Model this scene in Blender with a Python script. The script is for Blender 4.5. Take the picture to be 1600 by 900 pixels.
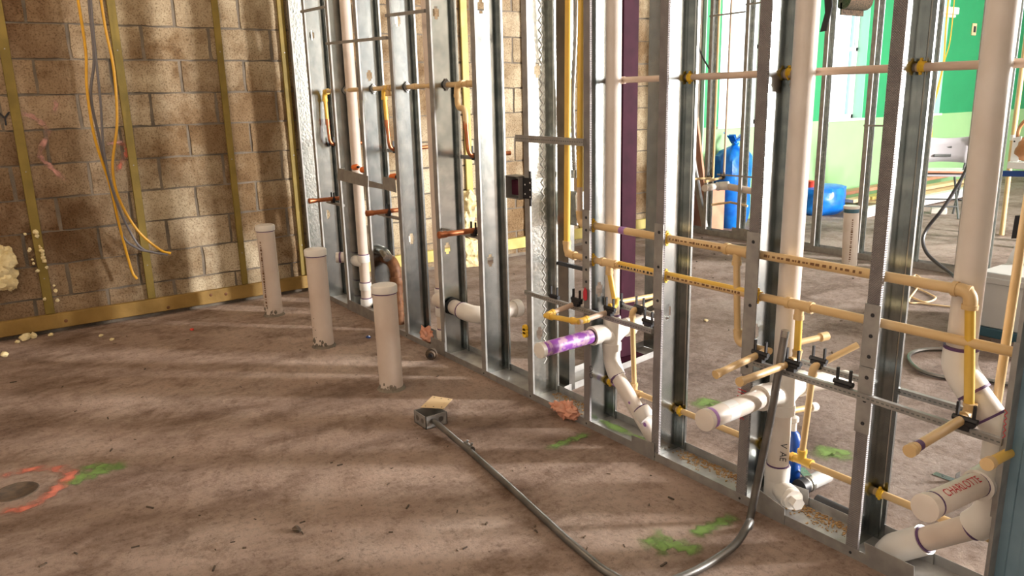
import bpy, bmesh, math, random
from mathutils import Vector as V, Matrix
random.seed(7)
for o in list(bpy.data.objects): bpy.data.objects.remove(o)
S = bpy.context.scene
COL = S.collection
# ------------------------------------------------------------------ camera
F_PX, YAW, PIT, ROL = 1202.7, math.radians(54.945), math.radians(13.771), math.radians(-1.4044)
CAM = V((5.45, -1.98, 1.35))
_F = V((-math.sin(YAW)*math.cos(PIT), math.cos(YAW)*math.cos(PIT), -math.sin(PIT)))
_R0 = V((math.cos(YAW), math.sin(YAW), 0)); _U0 = _R0.cross(_F)
_R = math.cos(ROL)*_R0 + math.sin(ROL)*_U0; _U = -math.sin(ROL)*_R0 + math.cos(ROL)*_U0
cd = bpy.data.cameras.new('camera'); cam = bpy.data.objects.new('camera', cd); COL.objects.link(cam)
cd.sensor_width = 36; cd.lens = F_PX*36/1600; cd.clip_start = .02
m3 = Matrix((_R, _U, -_F)).transposed()
cam.matrix_world = Matrix.Translation(CAM) @ m3.to_4x4()
S.camera = cam
# ------------------------------------------------------------------ world, light, exposure
S.view_settings.view_transform = 'Standard'; S.view_settings.look = 'None'
S.view_settings.gamma = 1; S.view_settings.use_curve_mapping = False
S.view_settings.exposure = 0.25
w = bpy.data.worlds.new('sky'); S.world = w; w.use_nodes = True
w.node_tree.nodes['Background'].inputs[0].default_value = (.86, .93, 1, 1)
w.node_tree.nodes['Background'].inputs[1].default_value = 3.0
def area(name, loc, target, sx, sy, power, col):
    l = bpy.data.lights.new(name, 'AREA'); l.shape = 'RECTANGLE'; l.size = sx; l.size_y = sy; l.energy = power; l.color = col
    o = bpy.data.objects.new(name, l); COL.objects.link(o); o.location = loc
    o.rotation_euler = (V(target)-V(loc)).to_track_quat('-Z', 'Y').to_euler(); return o
# daylight: a tall glazed opening in the front wall (behind the camera's right), and an added fill out of view
area('daylight_opening', (8.95, 7.3, 2.2), (3.0, -.6, .3), 0.6, 3.2, 1900, (1, .965, .93))
area('added_window_fill', (7.2, 12.55, 2.2), (2.5, 4, .5), 2.4, 2.2, 70, (.9, .95, 1))  # unseen window light, added to brighten the green wall and far floor
# ------------------------------------------------------------------ pixel helpers (1600x900)
def ray(x, y): return (_R*(x-800) + _U*(450-y) + _F*F_PX)
def FL(x, y, z=0): d = ray(x, y); return CAM + d*((z-CAM.z)/d.z)
def PY(x, y, Y=0): d = ray(x, y); return CAM + d*((Y-CAM.y)/d.y)
def PX(x, y, X=0): d = ray(x, y); return CAM + d*((X-CAM.x)/d.x)
# ------------------------------------------------------------------ materials
def mat(name, c1, c2=None, rough=.6, metal=0., scale=6., bump=0., bscale=60., detail=6, spec=.5, lo=.35, hi=.65, coord='Object', rnd=0., trans=0.):
    m = bpy.data.materials.new(name); m.use_nodes = True; nt = m.node_tree; N = nt.nodes; L = nt.links
    b = N['Principled BSDF']; b.inputs['Roughness'].default_value = rough; b.inputs['Metallic'].default_value = metal
    b.inputs['Specular IOR Level'].default_value = spec
    if trans: b.inputs['Transmission Weight'].default_value = trans
    b.inputs['Base Color'].default_value = (*c1, 1)
    tc = N.new('ShaderNodeTexCoord') if coord != 'World' else N.new('ShaderNodeNewGeometry')
    out = tc.outputs['Position'] if coord == 'World' else tc.outputs[coord]
    colsock = None
    if c2:
        n = N.new('ShaderNodeTexNoise'); n.inputs['Scale'].default_value = scale; n.inputs['Detail'].default_value = detail
        L.new(out, n.inputs['Vector'])
        r = N.new('ShaderNodeValToRGB'); r.color_ramp.elements[0].position = lo; r.color_ramp.elements[1].position = hi
        r.color_ramp.elements[0].color = (*c1, 1); r.color_ramp.elements[1].color = (*c2, 1)
        L.new(n.outputs['Fac'], r.inputs['Fac']); colsock = r.outputs['Color']
    if rnd and colsock:
        oi = N.new('ShaderNodeObjectInfo'); mr = N.new('ShaderNodeMapRange'); mr.inputs['To Min'].default_value = 1-rnd; mr.inputs['To Max'].default_value = 1+rnd
        L.new(oi.outputs['Random'], mr.inputs['Value'])
        mx = N.new('ShaderNodeVectorMath'); mx.operation = 'SCALE'; L.new(colsock, mx.inputs[0]); L.new(mr.outputs[0], mx.inputs['Scale']); colsock = mx.outputs[0]
    if colsock: L.new(colsock, b.inputs['Base Color'])
    if bump:
        n2 = N.new('ShaderNodeTexNoise'); n2.inputs['Scale'].default_value = bscale; n2.inputs['Detail'].default_value = 5; L.new(out, n2.inputs['Vector'])
        bm_ = N.new('ShaderNodeBump'); bm_.inputs['Strength'].default_value = bump; bm_.inputs['Distance'].default_value = .01
        L.new(n2.outputs['Fac'], bm_.inputs['Height']); L.new(bm_.outputs[0], b.inputs['Normal'])
    return m
M = {}
M['galv'] = mat('galvanised_steel', (.34, .37, .37), (.46, .48, .47), .20, 1.0, 14, .04, 25)
M['galv_dark'] = mat('galvanised_steel_dull', (.30, .29, .28), (.40, .39, .37), .5, .6, 20, .05, 60)
M['galv_pale'] = mat('galvanised_steel_matt', (.36, .38, .36), (.50, .51, .48), .23, .92, 30, .12, 70)
M['emt'] = mat('steel_conduit', (.17, .165, .155), (.26, .25, .24), .38, .85, 12)
M['pvc'] = mat('white_pvc', (.66, .58, .51), (.73, .66, .60), .38, 0, 9)
M['pvc_dirty'] = mat('scuffed_pvc', (.60, .49, .41), (.70, .60, .52), .5, 0, 5)
M['pvc_fit'] = mat('pvc_fitting', (.72, .67, .61), (.78, .74, .69), .33, 0, 9)
M['cpvc'] = mat('tan_cpvc', (.60, .40, .18), (.68, .48, .25), .42, 0, 6)
M['cpvc_y'] = mat('yellow_cpvc', (.70, .42, .05), (.76, .50, .10), .4, 0, 6)
M['cpvc_p'] = mat('pinkish_cpvc', (.54, .39, .29), (.62, .47, .36), .45, 0, 6)
M['primer'] = mat('purple_primer', (.30, .08, .46), (.66, .45, .62), .4, 0, 30, lo=.48, hi=.58)
M['purple'] = mat('purple_band', (.10, .04, .13), None, .5)
M['purple_l'] = mat('purple_band_light', (.30, .14, .42), (.42, .22, .5), .5, 0, 40)
M['copper'] = mat('copper', (.42, .13, .055), (.58, .21, .09), .33, .75, 18)
M['rust'] = mat('rusty_iron', (.10, .036, .010), (.19, .08, .03), .6, .2, 30, .3, 80)
M['black'] = mat('black_plastic', (.012, .012, .015), None, .45)
M['black2'] = mat('dark_rubber', (.03, .03, .035), None, .6)
M['yellow'] = mat('yellow_plastic', (.85, .50, .02), (.9, .58, .05), .4, 0, 8)
M['treated'] = mat('treated_pine', (.17, .12, .018), (.27, .19, .035), .65, 0, 5, .2, 40)
M['treated_b'] = mat('treated_pine_base', (.20, .115, .022), (.33, .20, .05), .6, 0, 4, .2, 40)
M['pine'] = mat('pine', (.60, .42, .22), (.72, .54, .32), .6, 0, 7)
M['yellowwood'] = mat('yellow_furring', (.46, .37, .09), (.58, .48, .16), .6, 0, 8)
M['brownwood'] = mat('brown_board', (.45, .20, .12), (.55, .28, .17), .5, 0, 7)
M['whitepaint'] = mat('white_paint', (.78, .78, .77), None, .45)
M['foam'] = mat('spray_foam', (.74, .60, .30), (.84, .74, .46), .75, 0, 30, .6, 40)
M['mortar'] = mat('mortar', (.12, .10, .078), (.24, .20, .155), .95, 0, 5, .5, 120, coord='World')
M['column'] = mat('oxblood_primer', (.028, .004, .012), (.042, .007, .018), .7, 0, 14, spec=.12)
M['bluebag'] = mat('blue_plastic_film', (.003, .11, .55), (.008, .20, .72), .3, 0, 10, .35, 14)
M['blue'] = mat('blue_enamel', (.01, .06, .28), None, .35)
M['teal'] = mat('teal_steel', (.06, .14, .19), None, .4, .5)
M['red'] = mat('red_plastic', (.6, .05, .03), None, .5)
M['redink'] = mat('red_ink', (.55, .03, .05), None, .7)
M['ink'] = mat('black_ink', (.02, .02, .025), None, .7)
M['inkbrown'] = mat('brown_ink', (.17, .08, .03), None, .7)
M['greychair'] = mat('grey_plastic', (.42, .41, .44), (.46, .45, .48), .5, 0, 5)
M['greytube'] = mat('grey_tube', (.13, .14, .14), None, .4, .3)
M['orange'] = mat('orange_wirenut', (.75, .17, .03), None, .5)
M['wire_y'] = mat('yellow_cable', (.72, .38, .02), None, .45)
M['wire_g'] = mat('grey_cable', (.16, .15, .16), None, .45)
M['cord'] = mat('black_hose', (.04, .04, .045), None, .4)
M['glove'] = mat('pink_glove', (.62, .27, .17), (.72, .38, .27), .8, 0, 20, .4, 60)
M['sawdust'] = mat('sawdust', (.30, .16, .06), (.50, .32, .14), .9, 0, 60)
M['debris'] = mat('dark_chips', (.05, .035, .025), (.12, .08, .05), .8, 0, 30)
M['card'] = mat('kraft_card', (.70, .52, .30), None, .8)
M['grn_dk'] = mat('green_wall_paint', (.012, .27, .10), (.016, .30, .115), .55, 0, 2, coord='World')
M['grn_lt'] = mat('pale_green_wall_paint', (.28, .52, .24), (.31, .55, .26), .6, 0, 2, coord='World')
M['mint'] = mat('mint_reveal', (.42, .72, .58), None, .6)
M['plain'] = mat('plaster', (.62, .58, .52), (.68, .64, .58), .9, 0, 3, coord='World')
M['ceil'] = mat('ceiling_board', (.66, .62, .56), None, .9)
M['cabinet'] = mat('appliance_grey', (.50, .50, .49), (.56, .56, .55), .45, .1, 4)
M['caulk'] = mat('blue_bottle', (.005, .06, .32), None, .3)
M['leather'] = mat('brown_leather', (.36, .15, .05), (.46, .22, .09), .5, 0, 12)
def thin_glass():
    m = bpy.data.materials.new('window_glass'); m.use_nodes = True; N = m.node_tree.nodes; L = m.node_tree.links
    o = N['Material Output']; t = N.new('ShaderNodeBsdfTransparent'); t.inputs[0].default_value = (.94, .97, .96, 1); g = N.new('ShaderNodeBsdfGlossy'); g.inputs['Roughness'].default_value = .02
    mx = N.new('ShaderNodeMixShader'); mx.inputs[0].default_value = .06; L.new(t.outputs[0], mx.inputs[1]); L.new(g.outputs[0], mx.inputs[2]); L.new(mx.outputs[0], o.inputs['Surface']); return m
M['glass'] = thin_glass()
M['blind'] = mat('woven_blind', (.025, .017, .012), (.13, .085, .05), .85, 0, 60)

def paint_mat(name, col, cover=.5, scale=14):
    m = bpy.data.materials.new(name); m.use_nodes = True; N = m.node_tree.nodes; L = m.node_tree.links
    b = N['Principled BSDF']; b.inputs['Base Color'].default_value = (*col, 1); b.inputs['Roughness'].default_value = .9
    g = N.new('ShaderNodeNewGeometry'); n = N.new('ShaderNodeTexNoise'); n.inputs['Scale'].default_value = scale; n.inputs['Detail'].default_value = 8
    L.new(g.outputs['Position'], n.inputs['Vector'])
    at = N.new('ShaderNodeAttribute'); at.attribute_name = 'edge'
    r = N.new('ShaderNodeMapRange'); r.inputs['From Min'].default_value = .62-cover*.45; r.inputs['From Max'].default_value = .82-cover*.3
    L.new(n.outputs['Fac'], r.inputs['Value'])
    mu = N.new('ShaderNodeMath'); mu.operation = 'MULTIPLY'; L.new(r.outputs[0], mu.inputs[0]); L.new(at.outputs['Fac'], mu.inputs[1])
    L.new(mu.outputs[0], b.inputs['Alpha']); return m
M['sp_green'] = paint_mat('green_spray_paint', (.17, .28, .07), .8)
M['sp_red'] = paint_mat('red_spray_paint', (.62, .18, .12), .6)
M['sp_pink'] = paint_mat('pink_spray_paint', (.60, .32, .28), .6)

def concrete_floor():
    m = bpy.data.materials.new('worn_concrete'); m.use_nodes = True; nt = m.node_tree; N = nt.nodes; L = nt.links
    b = N['Principled BSDF']; b.inputs['Roughness'].default_value = .75; b.inputs['Specular IOR Level'].default_value = .3
    g = N.new('ShaderNodeNewGeometry')
    def noise(scale, detail, rough=.6, vec=None):
        n = N.new('ShaderNodeTexNoise'); n.inputs['Scale'].default_value = scale; n.inputs['Detail'].default_value = detail; n.inputs['Roughness'].default_value = rough
        L.new(vec or g.outputs['Position'], n.inputs['Vector']); return n
    def ramp(n, stops):
        r = N.new('ShaderNodeValToRGB'); e = r.color_ramp.elements
        while len(e) < len(stops): e.new(.5)
        for i, (p, c) in enumerate(stops): e[i].position = p; e[i].color = (*c, 1)
        L.new(n.outputs['Fac'], r.inputs['Fac']); return r
    big = ramp(noise(.8, 9, .7), [(.34, (.36, .25, .19)), (.5, (.56, .41, .325)), (.66, (.70, .55, .455))])
    mp = N.new('ShaderNodeMapping'); mp.inputs['Rotation'].default_value = (0, 0, math.radians(-35)); mp.inputs['Scale'].default_value = (2.2, 1.0, 1)
    L.new(g.outputs['Position'], mp.inputs['Vector'])
    st = ramp(noise(1.3, 10, .72, mp.outputs[0]), [(.36, (.50, .43, .38)), (.52, (1, 1, 1)), (.8, (1.15, 1.12, 1.1))])
    sp = ramp(noise(34, 7, .85), [(.35, (.50, .44, .40)), (.48, (1, 1, 1)), (.72, (1.12, 1.1, 1.08))])
    blot = ramp(noise(4.2, 12, .8), [(.36, (.55, .48, .42)), (.5, (1, 1, 1))])
    c = big.outputs[0]
    for k in (st, sp, blot):
        mx = N.new('ShaderNodeMix'); mx.data_type = 'RGBA'; mx.blend_type = 'MULTIPLY'; mx.inputs[0].default_value = .9
        L.new(c, mx.inputs[6]); L.new(k.outputs[0], mx.inputs[7]); c = mx.outputs[2]
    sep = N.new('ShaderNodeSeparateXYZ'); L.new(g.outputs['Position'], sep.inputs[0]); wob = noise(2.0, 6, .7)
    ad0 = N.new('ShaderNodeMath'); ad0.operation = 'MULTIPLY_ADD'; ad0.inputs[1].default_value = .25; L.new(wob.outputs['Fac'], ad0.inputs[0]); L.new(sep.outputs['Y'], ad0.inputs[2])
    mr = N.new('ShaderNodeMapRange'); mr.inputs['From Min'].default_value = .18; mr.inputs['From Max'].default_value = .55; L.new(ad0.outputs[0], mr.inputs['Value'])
    gm = N.new('ShaderNodeMix'); gm.data_type = 'RGBA'; gm.blend_type = 'MULTIPLY'; gm.inputs[7].default_value = (.66, .70, .75, 1); L.new(mr.outputs[0], gm.inputs[0]); L.new(c, gm.inputs[6]); c = gm.outputs[2]  # slab past the frame coloured darker, greyer to offset its strong daylight
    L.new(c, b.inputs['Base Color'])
    n1 = noise(42, 8, .8); n2 = noise(5, 6, .6)
    ad = N.new('ShaderNodeMath'); ad.operation = 'MULTIPLY_ADD'; ad.inputs[1].default_value = 2.5; L.new(n2.outputs['Fac'], ad.inputs[0]); L.new(n1.outputs['Fac'], ad.inputs[2])
    bu = N.new('ShaderNodeBump'); bu.inputs['Strength'].default_value = 1.0; bu.inputs['Distance'].default_value = .026
    L.new(ad.outputs[0], bu.inputs['Height']); L.new(bu.outputs[0], b.inputs['Normal'])
    return m
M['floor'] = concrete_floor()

def block_mat():
    m = bpy.data.materials.new('concrete_block'); m.use_nodes = True; nt = m.node_tree; N = nt.nodes; L = nt.links
    b = N['Principled BSDF']; b.inputs['Roughness'].default_value = .95; b.inputs['Specular IOR Level'].default_value = .15
    g = N.new('ShaderNodeNewGeometry'); oi = N.new('ShaderNodeObjectInfo')
    def noise(scale, detail=7, rough=.65):
        n = N.new('ShaderNodeTexNoise'); n.inputs['Scale'].default_value = scale; n.inputs['Detail'].default_value = detail; n.inputs['Roughness'].default_value = rough
        L.new(g.outputs['Position'], n.inputs['Vector']); return n
    base = N.new('ShaderNodeValToRGB'); e = base.color_ramp.elements
    e[0].position = 0; e[0].color = (.50, .41, .28, 1); e[1].position = 1; e[1].color = (.68, .59, .43, 1)
    x = e.new(.5); x.color = (.60, .505, .345, 1)
    L.new(oi.outputs['Random'], base.inputs['Fac'])
    c = base.outputs[0]
    for sc, p0, p1, dark, fac in ((95, .36, .5, (.38, .33, .29), .8), (1.1, .42, .62, (.42, .33, .26), 1.), (6, .36, .5, (.6, .52, .45), .6)):
        r = N.new('ShaderNodeValToRGB'); q = r.color_ramp.elements; q[0].position = p0; q[0].color = (*dark, 1); q[1].position = p1; q[1].color = (1, 1, 1, 1)
        L.new(noise(sc).outputs['Fac'], r.inputs['Fac'])
        mx = N.new('ShaderNodeMix'); mx.data_type = 'RGBA'; mx.blend_type = 'MULTIPLY'; mx.inputs[0].default_value = fac
        L.new(c, mx.inputs[6]); L.new(r.outputs[0], mx.inputs[7]); c = mx.outputs[2]
    # left end darkened: partly damp staining, partly dimmer light put into the colour
    sep = N.new('ShaderNodeSeparateXYZ'); L.new(g.outputs['Position'], sep.inputs[0])
    n = noise(1.6, 8, .7)
    a1 = N.new('ShaderNodeMath'); a1.operation = 'MULTIPLY_ADD'; a1.inputs[1].default_value = .9; L.new(n.outputs['Fac'], a1.inputs[0]); L.new(sep.outputs['Y'], a1.inputs[2])
    mr = N.new('ShaderNodeMapRange'); mr.inputs['From Min'].default_value = -1.05; mr.inputs['From Max'].default_value = -.45; L.new(a1.outputs[0], mr.inputs['Value'])
    mx = N.new('ShaderNodeMix'); mx.data_type = 'RGBA'; mx.blend_type = 'MIX'
    dk = N.new('ShaderNodeMix'); dk.data_type = 'RGBA'; dk.blend_type = 'MULTIPLY'; dk.inputs[0].default_value = 1; dk.inputs[7].default_value = (.62, .53, .48, 1); L.new(c, dk.inputs[6])
    L.new(mr.outputs[0], mx.inputs[0]); L.new(dk.outputs[2], mx.inputs[6]); L.new(c, mx.inputs[7])
    L.new(mx.outputs[2], b.inputs['Base Color'])
    bu = N.new('ShaderNodeBump'); bu.inputs['Strength'].default_value = .8; bu.inputs['Distance'].default_value = .008
    L.new(noise(70, 6, .75).outputs['Fac'], bu.inputs['Height']); L.new(bu.outputs[0], b.inputs['Normal'])
    return m
M['block'] = block_mat()

def dimple_mat():
    m = mat('dimpled_steel', (.26, .24, .25), (.33, .31, .31), .5, .6, 20)
    N = m.node_tree.nodes; L = m.node_tree.links; b = N['Principled BSDF']
    g = N.new('ShaderNodeNewGeometry'); s = N.new('ShaderNodeSeparateXYZ'); L.new(g.outputs['Position'], s.inputs[0])
    outs = []
    for a in ('X', 'Z'):
        k = N.new('ShaderNodeMath'); k.operation = 'MULTIPLY'; k.inputs[1].default_value = 2*math.pi/.0065; L.new(s.outputs[a], k.inputs[0])
        sn = N.new('ShaderNodeMath'); sn.operation = 'SINE'; L.new(k.outputs[0], sn.inputs[0]); outs.append(sn)
    mu = N.new('ShaderNodeMath'); mu.operation = 'MULTIPLY'; L.new(outs[0].outputs[0], mu.inputs[0]); L.new(outs[1].outputs[0], mu.inputs[1])
    bu = N.new('ShaderNodeBump'); bu.inputs['Strength'].default_value = .8; bu.inputs['Distance'].default_value = .002
    L.new(mu.outputs[0], bu.inputs['Height']); L.new(bu.outputs[0], b.inputs['Normal']); return m
M['dimple'] = dimple_mat()
M['galv_dimple'] = M['dimple']
# ------------------------------------------------------------------ object helpers
def props(o, label=None, cat=None, group=None, kind=None):
    if label: o['label'] = label
    if cat: o['category'] = cat
    if group: o['group'] = group
    if kind: o['kind'] = kind
    return o
def thing(name, label, cat, loc=(0, 0, 0), group=None):
    o = bpy.data.objects.new(name, None); COL.objects.link(o); o.location = loc; o.empty_display_size = .05
    return props(o, label, cat, group)
class B:
    """collects geometry in world space; build() links it as one mesh object"""
    def __init__(s): s.v = []; s.f = []
    def add(s, vs, fs):
        n = len(s.v); s.v += [V(p) for p in vs]; s.f += [tuple(i+n for i in f) for f in fs]; return s
    def box(s, a, b, rz=0, c=None):
        x0, y0, z0 = a; x1, y1, z1 = b
        vs = [V((x, y, z)) for z in (z0, z1) for y in (y0, y1) for x in (x0, x1)]
        if rz:
            c = V(c) if c else (V(a)+V(b))/2; r = Matrix.Rotation(rz, 3, 'Z'); vs = [c + r @ (p-c) for p in vs]
        return s.add(vs, [(0, 2, 3, 1), (4, 5, 7, 6), (0, 1, 5, 4), (2, 6, 7, 3), (0, 4, 6, 2), (1, 3, 7, 5)])
    def beam(s, p, q, wx, wy, up=(0, 0, 1)):
        p, q = V(p), V(q); d = (q-p).normalized(); u = V(up)
        if abs(d.dot(u)) > .98: u = V((1, 0, 0))
        a = d.cross(u).normalized(); b = a.cross(d)
        vs = [e + a*(i*wx/2) + b*(j*wy/2) for e in (p, q) for i, j in ((-1, -1), (1, -1), (1, 1), (-1, 1))]
        return s.add(vs, [(3, 2, 1, 0), (4, 5, 6, 7), (0, 1, 5, 4), (1, 2, 6, 5), (2, 3, 7, 6), (3, 0, 4, 7)])
    def tube(s, pts, r, n=12, cap=True, closed=False):
        pts = [V(p) for p in pts]; rs = r if isinstance(r, (list, tuple)) else [r]*len(pts)
        rings = []; prev = None
        for i, p in enumerate(pts):
            t = ((pts[min(i+1, len(pts)-1)]-p).normalized() + (p-pts[max(i-1, 0)]).normalized())
            if t.length < 1e-6: t = pts[min(i+1, len(pts)-1)]-pts[max(i-1, 0)]
            t.normalize()
            if prev is None:
                h = V((0, 0, 1)) if abs(t.z) < .9 else V((1, 0, 0)); a = t.cross(h).normalized()
            else:
                a = (prev - t*prev.dot(t)).normalized()
            prev = a; b = t.cross(a)
            rings.append([p + (a*math.cos(2*math.pi*k/n) + b*math.sin(2*math.pi*k/n))*rs[i] for k in range(n)])
        vs = [q for rg in rings for q in rg]; fs = []
        for i in range(len(pts)-1):
            for k in range(n):
                k2 = (k+1) % n; fs.append((i*n+k, i*n+k2, (i+1)*n+k2, (i+1)*n+k))
        if cap: fs += [tuple(range(n-1, -1, -1)), tuple((len(pts)-1)*n+k for k in range(n))]
        return s.add(vs, fs)
    def lathe(s, p, axis, prof, n=20):
        """prof: list of (distance along axis, radius)"""
        p = V(p); ax = V(axis).normalized()
        return s.tube2([(p + ax*d, r) for d, r in prof], ax, n)
    def tube2(s, pr, ax, n):
        h = V((0, 0, 1)) if abs(ax.z) < .9 else V((1, 0, 0)); a = ax.cross(h).normalized(); b = ax.cross(a)
        vs = [p + (a*math.cos(2*math.pi*k/n) + b*math.sin(2*math.pi*k/n))*r for p, r in pr for k in range(n)]; fs = []
        for i in range(len(pr)-1):
            for k in range(n): k2 = (k+1) % n; fs.append((i*n+k, (i+1)*n+k, (i+1)*n+k2, i*n+k2))
        fs += [tuple(range(n)), tuple((len(pr)-1)*n+k for k in range(n-1, -1, -1))]
        return s.add(vs, fs)
    def prism(s, poly, off):
        """poly: 3-D outline; off: extrusion vector"""
        n = len(poly); off = V(off); vs = [V(p) for p in poly] + [V(p)+off for p in poly]
        return s.add(vs, [tuple(range(n)), tuple(range(2*n-1, n-1, -1))] + [(i, i+n, (i+1) % n+n, (i+1) % n) for i in range(n)])
    def blob(s, c, r, amp=.3, seed=0, sub=3, freq=1.):
        from mathutils import noise
        bm = bmesh.new(); bmesh.ops.create_icosphere(bm, subdivisions=sub, radius=1); r = V(r) if not isinstance(r, (int, float)) else V((r, r, r))
        for v in bm.verts:
            d = 1 + amp*noise.fractal(v.co*1.6*freq + V((seed*7.3, seed*3.1, 0)), 1, 2, 4)
            v.co = V((v.co.x*r.x*d, v.co.y*r.y*d, v.co.z*r.z*d)) + V(c)
        bm.verts.index_update(); s.add([v.co.copy() for v in bm.verts], [tuple(v.index for v in f.verts) for f in bm.faces]); bm.free(); return s
    def mesh(s, name, origin=(0, 0, 0), smooth=True, bevel=0):
        me = bpy.data.meshes.new(name); o = V(origin); me.from_pydata([p-o for p in s.v], [], s.f)
        bm = bmesh.new(); bm.from_mesh(me); bmesh.ops.recalc_face_normals(bm, faces=bm.faces)
        if bevel: bmesh.ops.bevel(bm, geom=[e for e in bm.edges], offset=bevel, segments=1, affect='EDGES')
        bm.to_mesh(me); bm.free()
        if smooth:
            me.shade_smooth(); me.set_sharp_from_angle(angle=math.radians(38))
        return me
    def build(s, name, m, parent=None, smooth=True, bevel=0, label=None, origin=None):
        if origin is None: origin = parent.matrix_basis.translation if parent is not None else sum(s.v, V())/len(s.v)
        if parent is None and origin is not None and len(s.v): origin = V(origin)
        me = s.mesh(name, origin, smooth, bevel); me.materials.append(M[m] if isinstance(m, str) else m)
        o = bpy.data.objects.new(name, me); COL.objects.link(o)
        if parent is not None:
            o.parent = parent
        else: o.location = origin
        if label: o['label'] = label
        return o
def world_origin(o):
    l = V(o.location)
    while o.parent: o = o.parent; l += o.location
    return l
def sub(b, name, m, parent, **k):
    """mesh in world space as child of a part or thing (translations only)"""
    return b.build(name, m, parent, origin=world_origin(parent), **k)
def arc(p, d1, d2, R, n=8):
    """quarter-ish bend at corner p: comes in from p+d1*R, leaves to p+d2*R"""
    p, d1, d2 = V(p), V(d1).normalized(), V(d2).normalized()
    a, b = p+d1*R, p+d2*R
    return [a*(1-t)**2 + p*(2*t*(1-t)) + b*t*t for t in [i/n for i in range(n+1)]]
def spline(pts, n=8):
    pts = [V(p) for p in pts]; out = []
    P = [pts[0]*2-pts[1]] + pts + [pts[-1]*2-pts[-2]]
    for i in range(1, len(P)-2):
        for k in range(n):
            t = k/n; a, b, c, d = P[i-1:i+3]
            out.append(.5*((2*b) + (c-a)*t + (2*a-5*b+4*c-d)*t*t + (3*b-a-3*c+d)*t**3))
    out.append(pts[-1]); return out
def elbow(parent, p, d1, d2, r, m, R=None, name='elbow'):
    R = R or r*2.6; b = B(); p, d1, d2 = V(p), V(d1).normalized(), V(d2).normalized()
    pa = [p+d1*R*1.55] + arc(p, d1, d2, R) + [p+d2*R*1.55]
    b.tube(pa, r*1.22, 14)
    for d in (d1, d2): b.tube([p+d*R*1.2, p+d*R*1.62], r*1.38, 14)
    return sub(b, name, m, parent)
def tee(parent, p, ax, br, r, m, r2=None, L=None, name='tee'):
    p, ax, br = V(p), V(ax).normalized(), V(br).normalized(); L = L or r*3.2; b = B(); r2 = r2 or r
    b.tube([p-ax*L, p+ax*L], r*1.22, 14); b.tube([p, p+br*L*1.05], r2*1.22, 14)
    for d, q in ((ax, r), (-ax, r), (br, r2)): b.tube([p+d*L*.72, p+d*L*1.06], q*1.38, 14)
    return sub(b, name, m, parent)
def pipe(parent, pts, r, m, name='pipe', n=14):
    return sub(B().tube(pts, r, n), name, m, parent)
def ring(parent, p, ax, r, h, m, name='band', n=20):
    p, ax = V(p), V(ax).normalized(); return sub(B().tube([p-ax*h/2, p+ax*h/2], r, n), name, m, parent)
def text_mesh(body, size):
    cu = bpy.data.curves.new('lettering', 'FONT'); cu.body = body; cu.size = size; cu.align_x = 'LEFT'
    o = bpy.data.objects.new('lettering', cu); COL.objects.link(o); bpy.context.view_layer.update()
    me = bpy.data.meshes.new_from_object(o); bpy.data.objects.remove(o); bpy.data.curves.remove(cu); return me
def lettering(parent, body, size, p, u, v, m, name='lettering', wrap=None, stretch=1):
    """flat text at p, reading along u, up v; wrap=(axis point, radius) bends it round a pipe lying along u"""
    me = text_mesh(body, size)
    if wrap:
        bm = bmesh.new(); bm.from_mesh(me); bmesh.ops.triangulate(bm, faces=bm.faces)
        for _ in range(3): bmesh.ops.subdivide_edges(bm, edges=[e_ for e_ in bm.edges if e_.calc_length() > size*.12], cuts=1); bmesh.ops.triangulate(bm, faces=bm.faces)
        bm.to_mesh(me); bm.free()
    u, v = V(u).normalized(), V(v).normalized(); nrm = u.cross(v)
    b = B(); vs = []
    for q in me.vertices:
        if wrap:
            r = wrap; a = (q.co.y-size*.35)/r; vs.append(V(p) + u*q.co.x*stretch + v*(math.sin(a)*r) + nrm*(math.cos(a)*r-r))
        else: vs.append(V(p) + u*q.co.x*stretch + v*q.co.y)
    b.add(vs, [tuple(f.vertices) for f in me.polygons])
    me2 = bpy.data.meshes.new(name); o0 = world_origin(parent); me2.from_pydata([x-o0 for x in b.v], [], b.f); me2.materials.append(M[m])
    o = bpy.data.objects.new(name, me2); COL.objects.link(o); o.parent = parent
    bpy.data.meshes.remove(me); return o
RIB = 0
def ribbon(parent, pts, width, m, n=V((0, 0, 1)), name='paint_mark', jit=.3):
    """sprayed stroke: a strip just proud of the surface, fading at its edges"""
    global RIB; RIB += 1
    pts = spline(pts, 6); vs = []; fs = []; ed = []; K = 6
    for i, p in enumerate(pts):
        t = (pts[min(i+1, len(pts)-1)]-pts[max(i-1, 0)]).normalized(); s = n.cross(t).normalized()
        wd = width*(1+jit*math.sin(i*1.7))
        for k in range(K+1):
            f = k/K*2-1; vs.append(p + s*(f*wd/2) + n*(.0012+.0005*(RIB % 6)))
            e = min(1, (1-abs(f))*2.2); e *= min(1, (min(i, len(pts)-1-i)+.0)/3); ed.append(e)
    for i in range(len(pts)-1):
        for k in range(K): a = i*(K+1)+k; fs.append((a, a+1, a+K+2, a+K+1))
    o0 = world_origin(parent); me = bpy.data.meshes.new(name); me.from_pydata([v-o0 for v in vs], [], fs)
    at = me.attributes.new('edge', 'FLOAT', 'POINT'); at.data.foreach_set('value', ed); me.materials.append(M[m])
    o = bpy.data.objects.new(name, me); COL.objects.link(o); o.parent = parent; return o
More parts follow.
